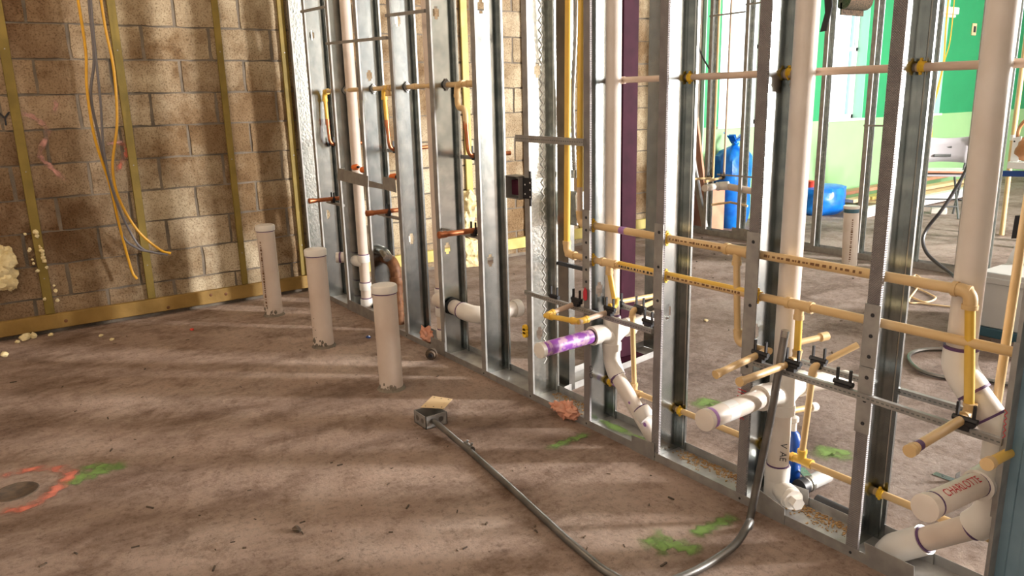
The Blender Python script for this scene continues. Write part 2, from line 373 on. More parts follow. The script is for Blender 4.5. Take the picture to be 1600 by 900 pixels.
def sheet(name, faces, m, parent, th=.0015):
    """folded sheet metal: list of quads in world space, thickened"""
    b = B()
    for q in faces: b.add(q, [tuple(range(len(q)))])
    me = b.mesh(name, world_origin(parent), smooth=False)
    bm = bmesh.new(); bm.from_mesh(me); bmesh.ops.remove_doubles(bm, verts=bm.verts, dist=1e-5); bmesh.ops.recalc_face_normals(bm, faces=bm.faces)
    bm.to_mesh(me); bm.free(); me.materials.append(M[m])
    o = bpy.data.objects.new(name, me); COL.objects.link(o); o.parent = parent
    md = o.modifiers.new('thickness', 'SOLIDIFY'); md.thickness = th; md.offset = 0; return o

H = 4.0
# ================================================================== SETTING
XM, Y0, Y1 = 9.0, -4.6, 12.6
fx = [-.2, .6, 1.2] + [1.2+.1*i for i in range(1, 40)] + [5.6, 6.5, 7.5, XM]
fy = [Y0, -3.4, -2.4] + [-2.4+.1*i for i in range(1, 32)] + [1.2, 2, 3, 4, 5, 6, 8, 10, Y1]
fb = B(); nx = len(fx)
fb.add([(x, y, 0) for y in fy for x in fx], [(j*nx+i, j*nx+i+1, (j+1)*nx+i+1, (j+1)*nx+i) for j in range(len(fy)-1) for i in range(nx-1)])
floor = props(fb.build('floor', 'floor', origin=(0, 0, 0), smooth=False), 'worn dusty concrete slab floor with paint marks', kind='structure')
ceil = props(B().box((-.2, Y0, H), (XM, Y1, H+.1)).build('ceiling', 'ceil', origin=(0, 0, 0)), kind='structure')
wl = props(B().box((-.2, Y0-.15, 0), (XM, Y0, H)).build('wall_left', 'plain', origin=(0, 0, 0)), kind='structure')
wr = props(B().box((-.2, Y1, 0), (5.9, Y1+.15, H)).box((8.5, Y1, 0), (XM, Y1+.15, H)).box((5.9, Y1, 0), (8.5, Y1+.15, 1)).box((5.9, Y1, 3.4), (8.5, Y1+.15, H)).build('wall_right', 'plain', origin=(0, 0, 0)), kind='structure')
fw = B()
for y0, y1, z0, z1 in ((Y0, 6.95, 0, H), (7.65, Y1, 0, H), (6.95, 7.65, 3.9, H), (6.95, 7.65, 0, .4)):
    fw.box((XM, y0, z0), (XM+.15, y1, z1))
props(fw.build('wall_front', 'plain', origin=(0, 0, 0)), kind='structure')
# block wall: mortar bed with the blocks as pieces
YG = 4.26
wb = props(B().box((-.2, Y0, 0), (-.008, YG, H)).build('wall_back', 'mortar', origin=(0, 0, 0)), 'old concrete block wall stained brown with raked mortar joints', kind='structure')
def block_mesh(sd, L):
    rnd = random.Random(sd); b = B(); ny, nz = 6, 3; h = .2032-.012; l = L-.018
    vs = []; fs = []
    for j in range(nz+1):
        for i in range(ny+1):
            y = -l/2 + l*i/ny; z = -h/2 + h*j/nz; e = i in (0, ny) or j in (0, nz)
            vs.append((rnd.uniform(-.0015, .0015) - (.003 if e else 0), y + (rnd.uniform(-.004, .004) if e else 0), z + (rnd.uniform(-.004, .004) if e else 0)))
    n = len(vs)
    for j in range(nz):
        for i in range(ny): a = j*(ny+1)+i; fs.append((a, a+1, a+ny+2, a+ny+1))
    rim = [i for i in range(ny+1)] + [(j)*(ny+1)+ny for j in range(1, nz+1)] + [nz*(ny+1)+i for i in range(ny-1, -1, -1)] + [j*(ny+1) for j in range(nz-1, 0, -1)]
    for k in rim: vs.append((-.02, vs[k][1], vs[k][2]))
    for k in range(len(rim)): k2 = (k+1) % len(rim); fs.append((rim[k], n+k, n+k2, rim[k2]))
    b.add(vs, fs); me = b.mesh('block', smooth=False); me.materials.append(M['block']); return me
bmesh_v = [block_mesh(i, .4064) for i in range(5)]
half = block_mesh(9, .2032)
for k in range(0, 12):
    off = -.73 if k % 2 else -.935
    z = .02 + .2032*(k+.5) - (.2032 if False else 0)
    n = -4
    while True:
        yc = off + .4064*n + .2032; n += 1
        if yc < -2.6: continue
        if yc + .2032 > YG: break
        o = bpy.data.objects.new('block', random.choice(bmesh_v)); COL.objects.link(o); o.parent = wb
        o.location = (random.uniform(-.001, .002), yc, z)
        if random.random() < .5: o.rotation_euler.x = math.pi
# old sprayed marks and letter on the block wall
nx_ = V((1, 0, 0))
def wallpts(l, X=.004): return [PX(x, y, X) for x, y in l]
ribbon(wb, wallpts([(30, 175), (55, 185), (75, 205), (62, 240), (80, 262), (108, 285)]), .035, 'sp_pink', nx_)
ribbon(wb, wallpts([(84, 155), (88, 165), (84, 178)]), .03, 'sp_pink', nx_)
ribbon(wb, wallpts([(185, 222), (196, 228), (198, 240), (188, 258), (178, 268)]), .035, 'sp_red', nx_)
ribbon(wb, wallpts([(165, 225), (180, 223), (196, 220)]), .02, 'sp_pink', nx_)
lettering(wb, 'Y', .11, PX(-1, 196, .006), (0, 1, 0), (0, 0, 1), 'ink', 'painted_letter')
# green painted stretch of the same exterior wall with windows
gw_openings = [(4.48, 5.25), (6.45, 7.14), (8.3, 9.02)]
ZP, ZT = 1.02, 2.75
gw = B(); gl = B(); y = YG
for a, b_ in gw_openings + [(Y1, Y1)]:
    gw.box((-.2, y, ZP), (.03, a, H)); 
    if a < Y1: gw.box((-.2, a, ZT), (.03, b_, H))
    y = b_
wg = props(gw.build('wall_green', 'grn_dk', origin=(0, 0, 0), smooth=False), 'green painted wall with windows beyond the far stud frame', kind='structure')
gl.box((-.2, YG, 0), (.032, Y1, ZP)).build('painted_dado', 'grn_lt', wg, smooth=False)
B().box((-.2, YG-.012, 0), (.034, YG, H)).build('wall_end', 'mint', wg, smooth=False)
for i, (a, b_) in enumerate(gw_openings):
    wn = props(thing('window_%d' % (i+1), ['window nearest the block wall, white glare behind far studs', 'middle window with a rolled woven blind on top', 'narrow window beside the hanging yellow cord'][i], 'window', (-.1, (a+b_)/2, ZP)), kind='structure')
    del wn['category']
    fr = B(); X0, X1 = -.14, -.09
    for q0, q1 in (((X0, a, ZP), (X1, a+.04, ZT)), ((X0, b_-.04, ZP), (X1, b_, ZT)), ((X0, a, ZP), (X1, b_, ZP+.05)), ((X0, a, ZT-.05), (X1, b_, ZT)), ((X0, a, 1.82), (X1, b_, 1.86))): fr.box(q0, q1)
    fr.build('window_frame', 'whitepaint', wn, smooth=False)
    for z0, z1 in ((ZP+.05, 1.82), (1.86, ZT-.05)): B().box((-.118, a+.04, z0), (-.112, b_-.04, z1)).build('pane', 'glass', wn, smooth=False)
    B().box((-.12, a-.03, ZP-.02), (.06, b_+.03, ZP+.006)).build('window_sill', 'whitepaint', wn, smooth=False)
    rv = B(); rv.box((-.19, a, ZP), (.034, a+.006, ZT)); rv.box((-.19, b_-.006, ZP), (.034, b_, ZT)); rv.build('reveal', 'mint', wn, smooth=False)
bl = thing('rolled_blind', 'dark woven blind rolled up at the top of the middle window', 'blind', (.05, 6.8, 2.1))
B().tube([(.07, 6.5, 2.36), (.07, 6.95, 2.36)], .1, 16).build('roll', 'blind', bl)
B().box((.04, 6.5, 2.2), (.06, 6.95, 2.33)).build('hem', 'blind', bl)
bl2 = thing('blind_cassette', 'pale grey blind box over the narrow window', 'blind', (.06, 8.7, 2.3))
B().box((.035, 8.3, 2.3), (.11, 9.12, 2.39)).build('cassette', 'whitepaint', bl2, bevel=.008); B().tube([(.07, 8.34, 2.28), (.07, 9.08, 2.28)], .02).build('roller', 'whitepaint', bl2)
so = thing('socket_box', 'small cream wall socket set in the green wall', 'socket', (.035, 9.6, 1.98))
p = PX(1521, 46, .03)
B().box((.03, p.y-.06, p.z-.08), (.045, p.y+.06, p.z+.08)).build('plate', 'card', so, bevel=.004); B().box((.04, p.y-.03, p.z-.04), (.05, p.y+.03, p.z+.04)).build('socket', 'ink', so)

# ================================================================== ON THE BLOCK WALL
strip_lab = ['mossy furring strip nearest the left edge, crusted with foam drops', 'furring strip just right of the hanging cables', 'thin furring strip in the middle of the lit blocks', 'furring strip beside the first metal stud']
for i, (yy, wd) in enumerate(((-1.675, .052), (-1.088, .048), (-.474, .04), (-.04, .045))):
    b = B(); b.box((.0035, yy-wd/2, .125), (.022, yy+wd/2, H-.02)); o = b.build('furring_strip', 'treated', bevel=.002, origin=(0, yy, .125)); props(o, strip_lab[i], 'furring strip', 'furring strips on the block wall')
    for z in (.35, 1.0, 1.7): sub(B().tube([(.021, yy, z), (.0235, yy, z)], .004, 8), 'nail', 'galv_dark', o)
for i, (yy, z0, lab) in enumerate(((1.43, .45, 'pale yellow furring strip seen between studs beside the copper drop'), (2.03, .17, 'furring strip on the block wall behind the notched stud'), (2.65, .17, 'furring strip on the block wall behind the flexible conduit'))):
    props(B().box((.0035, yy-.03, z0), (.022, yy+.03, H-.02)).build('furring_strip', 'yellowwood' if i == 0 else 'treated', bevel=.002, origin=(0, yy, z0)), lab, 'furring strip', 'furring strips behind the stud frame')
bp = B().box((.0035, -2.4, .03), (.041, -.02, .122)).build('base_plank', 'treated_b', bevel=.003, origin=(.02, -1.2, .03)); props(bp, 'long treated base plank fixed along the foot of the block wall', 'plank')
for y, z in ((-.72, .09), (-.62, .08), (-1.0, .05), (-1.6, .07)): sub(B().lathe((.0405, y, z), (1, 0, 0), [(0, .012), (.0012, .010)], 10), 'knot', 'rust', bp)
props(B().box((.0035, .2, .075), (.041, 3.6, .17)).build('base_plank', 'yellowwood', bevel=.003, origin=(.02, 1.9, .07)), 'pale base plank along the block wall behind the stud frame', 'plank')
# foam
fo = thing('spray_foam', 'lump of yellow spray foam on the wall at the left edge', 'foam', (.02, -1.92, .5))
b = B()
for i, (px_, py_, r) in enumerate(((2, 395, .05), (8, 408, .06), (5, 425, .06), (10, 438, .055), (2, 440, .05), (16, 446, .03))): q = PX(px_, py_, .03); b.blob((q.x, q.y, q.z), (r*.7, r, r), .45, i, 3)
b.build('foam_lump', 'foam', fo)
fo2 = thing('spray_foam', 'mass of yellow spray foam between studs under the copper drop', 'foam', (.05, 1.4, .3))
b = B()
for i, (px_, py_, r) in enumerate(((731, 310, .06), (736, 330, .07), (726, 345, .06), (738, 360, .06), (733, 395, .10), (740, 408, .10), (727, 410, .07))): q = PX(px_, py_, .05); b.blob((q.x+.01, q.y, q.z), (r*.8, r, r*1.2), .5, i+20, 3)
b.build('foam_lump', 'foam', fo2)
fd = thing('foam_drips', 'row of dried foam drops along the leftmost furring strip', 'foam', (.02, -1.67, .3)); b = B()
for i in range(26):
    t = random.random(); s_ = random.choice((-1, 1)); q = PX(45+t*38+(-1 if s_ < 0 else 1)*(7+random.random()*4), 360+t*115, .02); b.blob((.022, q.y, q.z), random.uniform(.006, .014), .4, i, 2)
b.build('drops', 'foam', fd, ); fd['kind'] = 'stuff'
# hanging cables
def cable(name, pts, r, m, label, cat='cable', n=8, group=None, X=None):
    o = sub_o = B().tube(spline(pts, 8), r, n).build(name, m, origin=V(pts[0])); return props(o, label, cat, group)
def cw(l): return [PX(x, y, X) for x, y, X in l]
G = 'cables hanging down the block wall'
cable('yellow_cable', [PX(112, -60, .30)]+cw([(122, 0, .28), (134, 80, .25), (136, 140, .24), (148, 215, .22), (172, 290, .18), (186, 350, .15), (205, 420, .12), (214, 436, .13)]), .008, 'wire_y', 'left yellow cable whose end hangs lowest near the floor', group=G)
cable('yellow_cable', [PX(150, -60, .22)]+cw([(158, 0, .2), (165, 45, .2), (178, 110, .2), (183, 190, .2), (176, 260, .2), (186, 310, .18), (215, 360, .16), (250, 390, .16), (267, 396, .18)]), .008, 'wire_y', 'right yellow cable curling out past the furring strip', group=G)
cable('grey_cable', [PX(138, -60, .26)]+cw([(139, 0, .24), (147, 90, .22), (142, 150, .22), (155, 215, .2), (172, 290, .17), (190, 365, .14), (215, 388, .15), (240, 394, .18)]), .008, 'wire_g', 'grey cable bowed left between the two yellow cables', group=G)
cable('grey_cable', [PX(142, -60, .25)]+cw([(142, 0, .25), (150, 90, .24), (157, 160, .24), (163, 240, .22), (180, 310, .18), (205, 365, .15), (225, 390, .16), (262, 398, .19)]), .007, 'wire_g', 'straight grey cable bundled with the yellow cables', group=G)

# ================================================================== MAIN STUD FRAME
D, WF = .152, .036
def rect_sub(ys, zs, holes, X):
    q = []
    for i in range(len(ys)-1):
        for j in range(len(zs)-1):
            cy, cz = (ys[i]+ys[i+1])/2, (zs[j]+zs[j+1])/2
            if any(a < cy < b and c < cz < d for a, b, c, d in holes): continue
            q.append([(X, ys[i], zs[j]), (X, ys[i+1], zs[j]), (X, ys[i+1], zs[j+1]), (X, ys[i], zs[j+1])])
    return q
def stud(parent, X, y0=0., d=D, wf=WF, holes=(), m='galv', flange='galv_dark', sx=1, top=H-.01, screws=True, lip=.009):
    """C-stud: web at X, flanges towards sx*X; holes: (y, z) plus-shaped knock-outs"""
    hs = []
    for hy, hz in holes: hs += [(hy-.017, hy+.017, hz-.018, hz+.018), (hy-.009, hy+.009, hz-.031, hz+.031)]
    z0 = .002
    rib = [y0+d*.28, y0+d*.30, y0+d*.72, y0+d*.74]
    ys = sorted({y0, y0+d} | {v for h in hs for v in h[:2]}); zs = sorted({z0, top} | {v for h in hs for v in h[2:]})
    web = rect_sub(ys, zs, hs, X)
    bk = y0+d; e = sx*wf
    back = [[(X, bk, z0), (X+e*.44, bk, z0), (X+e*.44, bk, top), (X, bk, top)], [(X+e*.44, bk, z0), (X+e*.5, bk-.002, z0), (X+e*.5, bk-.002, top), (X+e*.44, bk, top)],
            [(X+e*.5, bk-.002, z0), (X+e*.56, bk, z0), (X+e*.56, bk, top), (X+e*.5, bk-.002, top)], [(X+e*.56, bk, z0), (X+e, bk, z0), (X+e, bk, top), (X+e*.56, bk, top)],
            [(X+e, bk, z0), (X+e, bk-lip, z0), (X+e, bk-lip, top), (X+e, bk, top)]]
    st = bpy.data.objects.new('stud', None); COL.objects.link(st); st.parent = parent; st.location = V((X, y0, 0))-world_origin(parent)
    sheet('web', web+back, m, st)
    fr = [[(X, y0, z0), (X+e, y0, z0), (X+e, y0, top), (X, y0, top)], [(X+e, y0, z0), (X+e, y0+lip, z0), (X+e, y0+lip, top), (X+e, y0, top)]]
    sheet('flange', fr, flange, st)
    if screws:
        b = B()
        b.lathe((X+e*.5, y0-.0025, .016), (0, -1, 0), [(0, .005), (.0025, .0042), (.003, .001)], 8)
        sub(b, 'screw', 'ink', st)
    return st
main = thing('stud_partition', 'long galvanised steel stud frame crossing the room with plumbing in it', 'stud wall', (0, 0, 0))
XS = [.03, .305, .69, 1.10, 1.525, 1.95, 2.35, 2.742, 3.136, 3.53, 3.93, 4.335, 4.712]
HP = {.305: [(487, 55), (512, 335)], 1.10: [(577, 118)], 1.525: [(621, 32), (643, 373)], 1.95: [(681, 20), (699, 388)], 2.35: [(751, 10), (766, 407)],
      2.742: [(839, 110), (843, 521)], 3.136: [(936, 452)], 3.53: [(1043, 487)], 3.93: [(1180, 520)]}
studs = {}
for x in XS:
    hl = []
    for q in HP.get(x, ()):
        p = PX(*q, x); hl.append((min(max(p.y, .045), .12), p.z))
    mm = 'galv_pale' if x in (.03, 2.742) else 'galv'
    fl_m = 'galv_dimple' if x in (3.136, 3.53, 3.93, 4.335) else 'galv_dark'
    studs[x] = stud(main, x, holes=hl, m=mm, flange=fl_m)
# zig-zag knurled seam on two webs
for x, yc in ((.03, .115), (2.742, .098)):
    pts = []; z = .15 if x > 1 else .02
    while z < 2.6: pts.append((x+.003, yc + (.008 if len(pts) % 2 else -.008), z)); z += .02
    sub(B().tube(pts, .003, 5), 'knurl', 'whitepaint', studs[x])  # bright reflections of the steel seam put in as white colour
# bottom and top tracks
for nm, z0, zl in (('bottom_track', .001, .034), ('top_track', H-.002, H-.06)):
    xa, xb = .005, 4.75
    sheet(nm, [[(xa, -.003, z0), (xb, -.003, z0), (xb, D+.003, z0), (xa, D+.003, z0)], [(xa, -.003, z0), (xb, -.003, z0), (xb, -.003, zl), (xa, -.003, zl)], [(xa, D+.003, z0), (xb, D+.003, z0), (xb, D+.003, zl), (xa, D+.003, zl)]], 'galv_dark', main)
# taller leg pieces on the track where pipes come up
def track_leg(pts, Y):
    q = [PY(x, y, Y) for x, y in pts]; b = B(); b.prism(q, (0, .002, 0)); o = sub(b, 'track_leg', 'galv_dark', main, smooth=False); return o
track_leg([(543, 467), (590, 490), (590, 511), (543, 485)], -.006)
track_leg([(673, 526), (695, 536), (695, 556), (673, 545)], -.006)
track_leg([(987, 680), (1022, 693), (1022, 721), (987, 705)], -.006)
track_leg([(1175, 757), (1226, 795), (1225, 822), (1170, 797)], -.006)
track_leg([(1350, 847), (1428, 885), (1428, 922), (1356, 893)], -.006)
track_leg([(1382, 819), (1395, 826), (1458, 850), (1458, 885), (1382, 850)], D-.004)
track_leg([(1240, 758), (1263, 766), (1263, 790), (1240, 785)], D-.004)
# nail plates over the flanges
def nail_plate(x, z0, z1, w=.043):
    b = B(); b.box((x-.004, -.0045, z0), (x-.004+w, -.0015, z1)); o = sub(b, 'nail_plate', 'galv_dark', main, smooth=False)
    s = B()
    for z in (z0+.03, (z0+z1)/2, z1-.03): s.lathe((x+w*.45, -.0045, z), (0, -1, 0), [(0, .006), (.002, .005)], 8)
    sub(s, 'screw', 'ink', o); return o
nail_plate(3.136, .60, .76); nail_plate(3.136, .76, .92)
nail_plate(3.53, .60, .91)
nail_plate(3.93, .46, .93, .046); nail_plate(4.335, .60, .78, .046); nail_plate(4.335, .40, .598, .044)
nail_plate(4.712, .30, .76, .046)
# rails and straps between studs
def rail(xa, xb, z, y, h=.0185, t=.014, z2=None, m='galv_dark', name='rail', par=None):
    b = B(); z2 = z if z2 is None else z2
    b.beam((xa, y, z), (xb, y, z2), t, h); o = sub(b, name, m, par or main, smooth=False); s = B()
    n = int((xb-xa)/.014)
    for i in range(n): 
        X = xa+(i+.5)*(xb-xa)/n; Z = z+(z2-z)*(i+.5)/n; s.box((X-.004, y-t/2-.0006, Z-.0018), (X+.004, y-t/2+.001, Z+.0018))
    if h > .018: sub(s, 'slots', 'greytube', o)
    return o
rail(2.744, 3.53, .51, -.008); rail(3.95, 4.335, .512, -.008); rail(4.335, 4.715, .512, -.008, z2=.506)
rail(2.76, 3.13, .624, D+.008, .016, m='black2'); rail(3.14, 3.53, .507, D+.008); rail(3.95, 4.335, .492, D+.008); rail(4.35, 4.712, .492, D+.008)
rail(.69, 1.525, 1.714, -.006, .016, z2=1.688); rail(1.525, 1.95, 1.80, -.006, .016, z2=1.782); rail(.305, .69, 1.94, -.006, .016, z2=1.93)
rail(2.70, 3.15, 1.187, -.008, .028, z2=1.182)
rail(1.95, 2.35, 1.065, D+.006, .02); rail(1.10, 1.525, 1.065, D+.006, .02)
for xa, xb, z in ((.42, .70, .70), (1.22, 1.53, .70), (1.98, 2.36, .70)): rail(xa, xb, z, .02, .016)
# wide backing plate between the third and fifth studs
b = B(); q = [PY(x, y, -.006) for x, y in ((527, 262), (575, 275), (575, 293), (527, 281))]; b.prism(q, (0, .002, 0)); sub(b, 'backing_plate', 'galv_dark', main, smooth=False)
b = B(); q = [PY(x, y, -.006) for x, y in ((576, 282), (598, 288), (598, 276), (617, 279), (619, 301), (600, 296), (576, 292))]; b.prism(q, (0, .002, 0)); sub(b, 'backing_plate', 'galv_dark', main, smooth=False)
# marks written on the studs
lettering(studs[3.136], 'OIO', .03, PY(921, 570, -.003), (0, 0, -1), (1, 0, 0), 'ink')
for (a, c) in (((1153, 607), (1166, 612)), ((1153, 612), (1166, 617)), ((1152, 618), (1164, 622)), ((1154, 645), (1162, 656)), ((1156, 655), (1162, 645))):
    sub(B().tube([PY(*a, -.004), PY(*c, -.004)], .0016, 5), 'red_mark', 'redink', studs[3.93])
for k in range(5): sub(B().tube([PY(1570-k*.6, 640+k*9, -.004), PY(1574-k*.8, 645+k*9, -.004), PY(1570-k*.8, 648+k*9, -.004)], .0014, 5), 'red_mark', 'redink', studs[4.712])
b = B(); q = [PY(x, y, -.005) for x, y in ((914, 448), (917, 455), (917, 468), (914, 470), (911, 466), (911, 455))]; b.prism(q, (0, .002, 0)); sub(b, 'red_tag', 'redink', studs[3.136], smooth=False)
# yellow tag on the notched stud
ytag = thing('pipe_clip', 'yellow plastic clip on the edge of the mottled stud', 'clip', PY(821, 517, -.006))
b = B()
for dz in (-.016, 0, .016): b.lathe(PY(822, 517, -.004)+V((0, 0, dz)), (0, -1, 0), [(0, .016), (.012, .014)], 12)
b.build('clip_body', 'yellow', ytag)

# corner stud of the side wall, close to the camera on the right
side = thing('corner_stud', 'blue-grey steel corner stud at the right edge of the view', 'stud', (4.73, -.05, 0))
xa = 4.738; z0, z1 = .002, H-.01
wv = [xa, xa+.022, xa+.026, xa+.05, xa+.054, xa+.10, xa+.126, xa+.152]; dy = [-.012, -.012, -.015, -.015, -.012, -.012, -.012, -.012]
fq = [[(wv[i], dy[i], z0), (wv[i+1], dy[i+1], z0), (wv[i+1], dy[i+1], z1), (wv[i], dy[i], z1)] for i in range(len(wv)-1)]
M['galv_blue'] = mat('cool_lit_galvanised_steel', (.15, .25, .32), (.20, .31, .39), .45, .25, 10)  # cool daylight reflected by the steel is put into its base colour
sheet('web', fq, 'galv_blue', side)
sheet('flange', [[(xa, -.012, z0), (xa, -.05, z0), (xa, -.05, z1), (xa, -.012, z1)], [(xa+.152, -.012, z0), (xa+.152, -.05, z0), (xa+.152, -.05, z1), (xa+.152, -.012, z1)]], 'galv_dark', side)

# ================================================================== PLUMBING IN THE FRAME
YP = .076
X_, Y_, Z_ = V((1, 0, 0)), V((0, 1, 0)), V((0, 0, 1))
def grommet(parent, p, ax=X_, r=.02, m='yellow'):
    b = B(); p = V(p); b.lathe(p, ax, [(-.003, r*1.12), (.003, r*1.12), (.003, r*.98), (.012, r*.93)], 16)
    for s in (-1, 1): b.lathe(p + Z_*s*r*1.2, ax, [(-.002, r*.34), (.003, r*.32)], 10)
    return sub(b, 'clip', m, parent)
def dashes(parent, p, u, r, x0, x1, m='inkbrown', ang=-.5, h=.0045, seed=1):
    """illegible factory print along a pipe"""
    rnd = random.Random(seed); u = V(u).normalized(); side = V((0, -math.cos(ang), math.sin(ang))) if abs(u.z) < .5 else V((math.sin(ang), -math.cos(ang), 0))
    up = side.cross(u).normalized(); b = B(); t = x0
    while t < x1:
        l = rnd.uniform(.004, .014); c = V(p)+u*t+side*(r+.0004)
        hh = h*rnd.uniform(.5, 1); b.add([c-up*hh, c+u*l-up*hh, c+u*l+up*hh, c+up*hh], [(0, 1, 2, 3)]); t += l+rnd.uniform(.002, .012)
    return sub(b, 'factory_print', m, parent, smooth=False)
def bracket(parent, p, m='black'):
    """black two-prong pipe bracket sitting on a rail"""
    p = V(p); b = B()
    b.box(p+V((-.024, -.009, -.016)), p+V((.024, .009, -.003)))
    b.tube([p+V((-.030, 0, .0)), p+V((.030, 0, .0))], .008, 8)
    for s in (-1, 1): b.box(p+V((s*.020-.003, -.004, 0)), p+V((s*.020+.003, .004, .042)))
    b.box(p+V((-.014, -.010, -.028)), p+V((.014, .010, -.014)))
    return b
def hub(parent, p, ax, r, L=.045, m='pvc_fit', name='coupling'):
    p, ax = V(p), V(ax).normalized(); return sub(B().lathe(p, ax, [(-L/2, r*1.16), (-L/2+.004, r*1.2), (L/2-.004, r*1.2), (L/2, r*1.14)], 20), name, m, parent)
# top line (behind the stacks)
r1 = .0115; YT1 = .1395
t = thing('supply_pipe', 'topmost pinkish supply pipe running level through the studs', 'pipe', (3.15, YT1, 1.41))
pipe(t, [(3.10, YT1, 1.412), (4.735, YT1, 1.405)], r1, 'cpvc_p')
for x in (3.53, 3.93, 4.335): grommet(t, (x+.012, YT1-.002, 1.409), r=.0145)
tee(t, (3.965, YT1, 1.406), X_, -Z_, r1, 'cpvc_p'); hub(t, (3.20, YT1, 1.411), X_, r1, .03, 'cpvc_p')
pipe(t, [(3.965, YT1, 1.39), (3.965, YT1, 1.35)], r1, 'cpvc_p')
# upper line A (in front of the stacks)
rA = .0143; YA = .040; zA = .853
t = thing('supply_pipe', 'upper of the two long tan pipes, ending in an elbow before the right drain stack', 'pipe', (3.06, YA, zA))
XE = 4.582
pipe(t, [(3.07, YA, zA), (XE, YA, zA)], rA, 'cpvc'); dashes(t, (3.07, YA, zA), X_, rA, .5, .76, seed=1, ang=.15); dashes(t, (3.07, YA, zA), X_, rA, .9, 1.22, seed=2, ang=.15)
grommet(t, (3.146, YA, zA), r=.0185); grommet(t, (3.545, YA, zA), r=.0185)
ring(t, (3.32, YA, zA), X_, rA*1.02, .03, 'purple_l', 'primer_band')
tee(t, (3.856, YA, zA), X_, -Z_, rA, 'cpvc', r2=.0115)
dq = PY(1152, 535, YA); pipe(t, [(3.856, YA, zA-.04), dq+V((0, 0, .02))], .0112, 'cpvc', 'drop')
elbow(t, dq, Z_, X_, .011, 'cpvc'); pipe(t, [dq+V((.02, 0, 0)), PY(1204, 549, YA)], .011, 'cpvc')
elbow(t, (XE, YA, zA), -X_, -Z_, rA, 'cpvc', R=.028)
db = PY(1514, 648, YA); pipe(t, [(XE, YA, zA-.03), db], .0125, 'cpvc_y', 'drop')
elbow(t, db, Z_, -Y_, .0125, 'cpvc', R=.02)
e = PY(1427, 701, -.262); s0 = V((db.x+.004, 0, db.z)); pipe(t, [db, s0, e], .0125, 'cpvc')
ring(t, PY(1424, 703, -.264), e-s0, .0160, .020, 'cpvc', 'end_cap'); ring(t, e.lerp(s0, .09), e-s0, .0131, .018, 'purple', 'primer_band')
sub(bracket(t, PY(1508, 655, -.012)), 'bracket', 'black', t)
# lower line B
rB = .0132; zB = .718
t = thing('supply_pipe', 'lower of the two long tan pipes, turning up into a yellow riser', 'pipe', (2.94, YA, zB))
xb0 = 2.98
pipe(t, [(xb0, YA, zB-.006), (4.72, YA, zB+.004)], rB, 'cpvc'); dashes(t, (xb0, YA, zB-.004), X_, rB, .33, .52, 'ink', seed=3, ang=.1); dashes(t, (xb0, YA, zB-.002), X_, rB, .56, .9, 'inkbrown', seed=4, ang=.1)
pipe(t, [(3.30, YA-.001, zB+.003), (3.92, YA-.001, zB+.006)], .0105, 'cpvc_y', 'yellow_stripe')
pipe(t, [(xb0, YA, zB+.02), (PY(888, 0, YA).x, YA, 1.72), (PY(888, 0, YA).x, YA, H-.02)], .0135, 'cpvc_y', 'riser'); elbow(t, (xb0, YA, zB-.006), Z_, X_, rB, 'cpvc')
grommet(t, (3.146, YA, zB-.005), r=.0175); grommet(t, (3.545, YA, zB-.003), r=.0175); grommet(t, (3.945, YA, zB), r=.0175)
tee(t, (3.243, YA, zB-.005), X_, -Z_, rB, 'cpvc', r2=.0112); dq = PY(962, 478, YA); pipe(t, [(3.244, YA, zB-.04), dq], .0108, 'cpvc_y', 'drop')
elbow(t, dq, Z_, -Y_, .0108, 'cpvc_y', R=.02)
tee(t, (4.098, YA, zB), X_, -Z_, rB, 'cpvc', r2=.0115); dq = PY(1245, 562, YA); pipe(t, [(4.099, YA, zB-.04), dq], .0112, 'cpvc_y', 'drop'); elbow(t, dq, Z_, -Y_, .0112, 'cpvc', R=.02)
e = PY(1158, 596, -.253); s0 = V((dq.x, -.005, dq.z-.004)); pipe(t, [dq, s0, e], .0115, 'cpvc'); ring(t, e, e-s0, .0140, .018, 'cpvc', 'end_cap')
sub(bracket(t, PY(1238, 566, -.012)), 'bracket', 'black', t)
# U-shaped loop in front of the notched stud
ul, ur = PY(852, 493, -.16), PY(905, 503, -.16)
a0 = PY(900, 474, 0); a1 = PY(952, 487, 0)
pipe(t, [a1+Y_*.03, a1, ur], .0105, 'cpvc_p', 'loop_pipe'); pipe(t, [ur, ul], .0105, 'cpvc_y', 'loop_pipe'); pipe(t, [ul, a0, a0+Y_*.03], .0105, 'cpvc_p', 'loop_pipe')
elbow(t, ur, a1-ur, ul-ur, .0105, 'cpvc_y'); elbow(t, ul, a0-ul, ur-ul, .0105, 'cpvc_y')
sub(bracket(t, PY(901, 468, -.012)), 'bracket', 'black', t); sub(bracket(t, PY(953, 482, -.012)), 'bracket', 'black', t)
sub(bracket(t, PY(866, 463, -.0)), 'bracket', 'black', t)
# second riser behind the stud edge
t = thing('riser_pipe', 'thin yellow riser close behind the stud left of the white drain stack', 'pipe', (3.07, YA, zA))
xr = PY(906, 330, YA).x; xr2 = PY(908, 0, YA).x
pipe(t, [(xr, YA, zA), (xr, YA, 1.02)], .012, 'cpvc_p'); pipe(t, [(xr, YA, 1.0), (xr2, YA, 1.7), (xr2, YA, H-.02)], .0125, 'cpvc_y'); elbow(t, (xr, YA, zA), Z_, X_, .012, 'cpvc')
# stub a (left front stub between the two plates)
t = thing('stub_pipe', 'capped tan stub pipe left of the grey conduit top', 'pipe', PY(1180, 555, 0))
e = PY(1121, 584, -.194); s0 = PY(1194, 550, .02); pipe(t, [s0, e], .0115, 'cpvc'); ring(t, e, e-s0, .0140, .018, 'cpvc', 'end_cap'); sub(bracket(t, PY(1188, 552, -.012)), 'bracket', 'black', t)
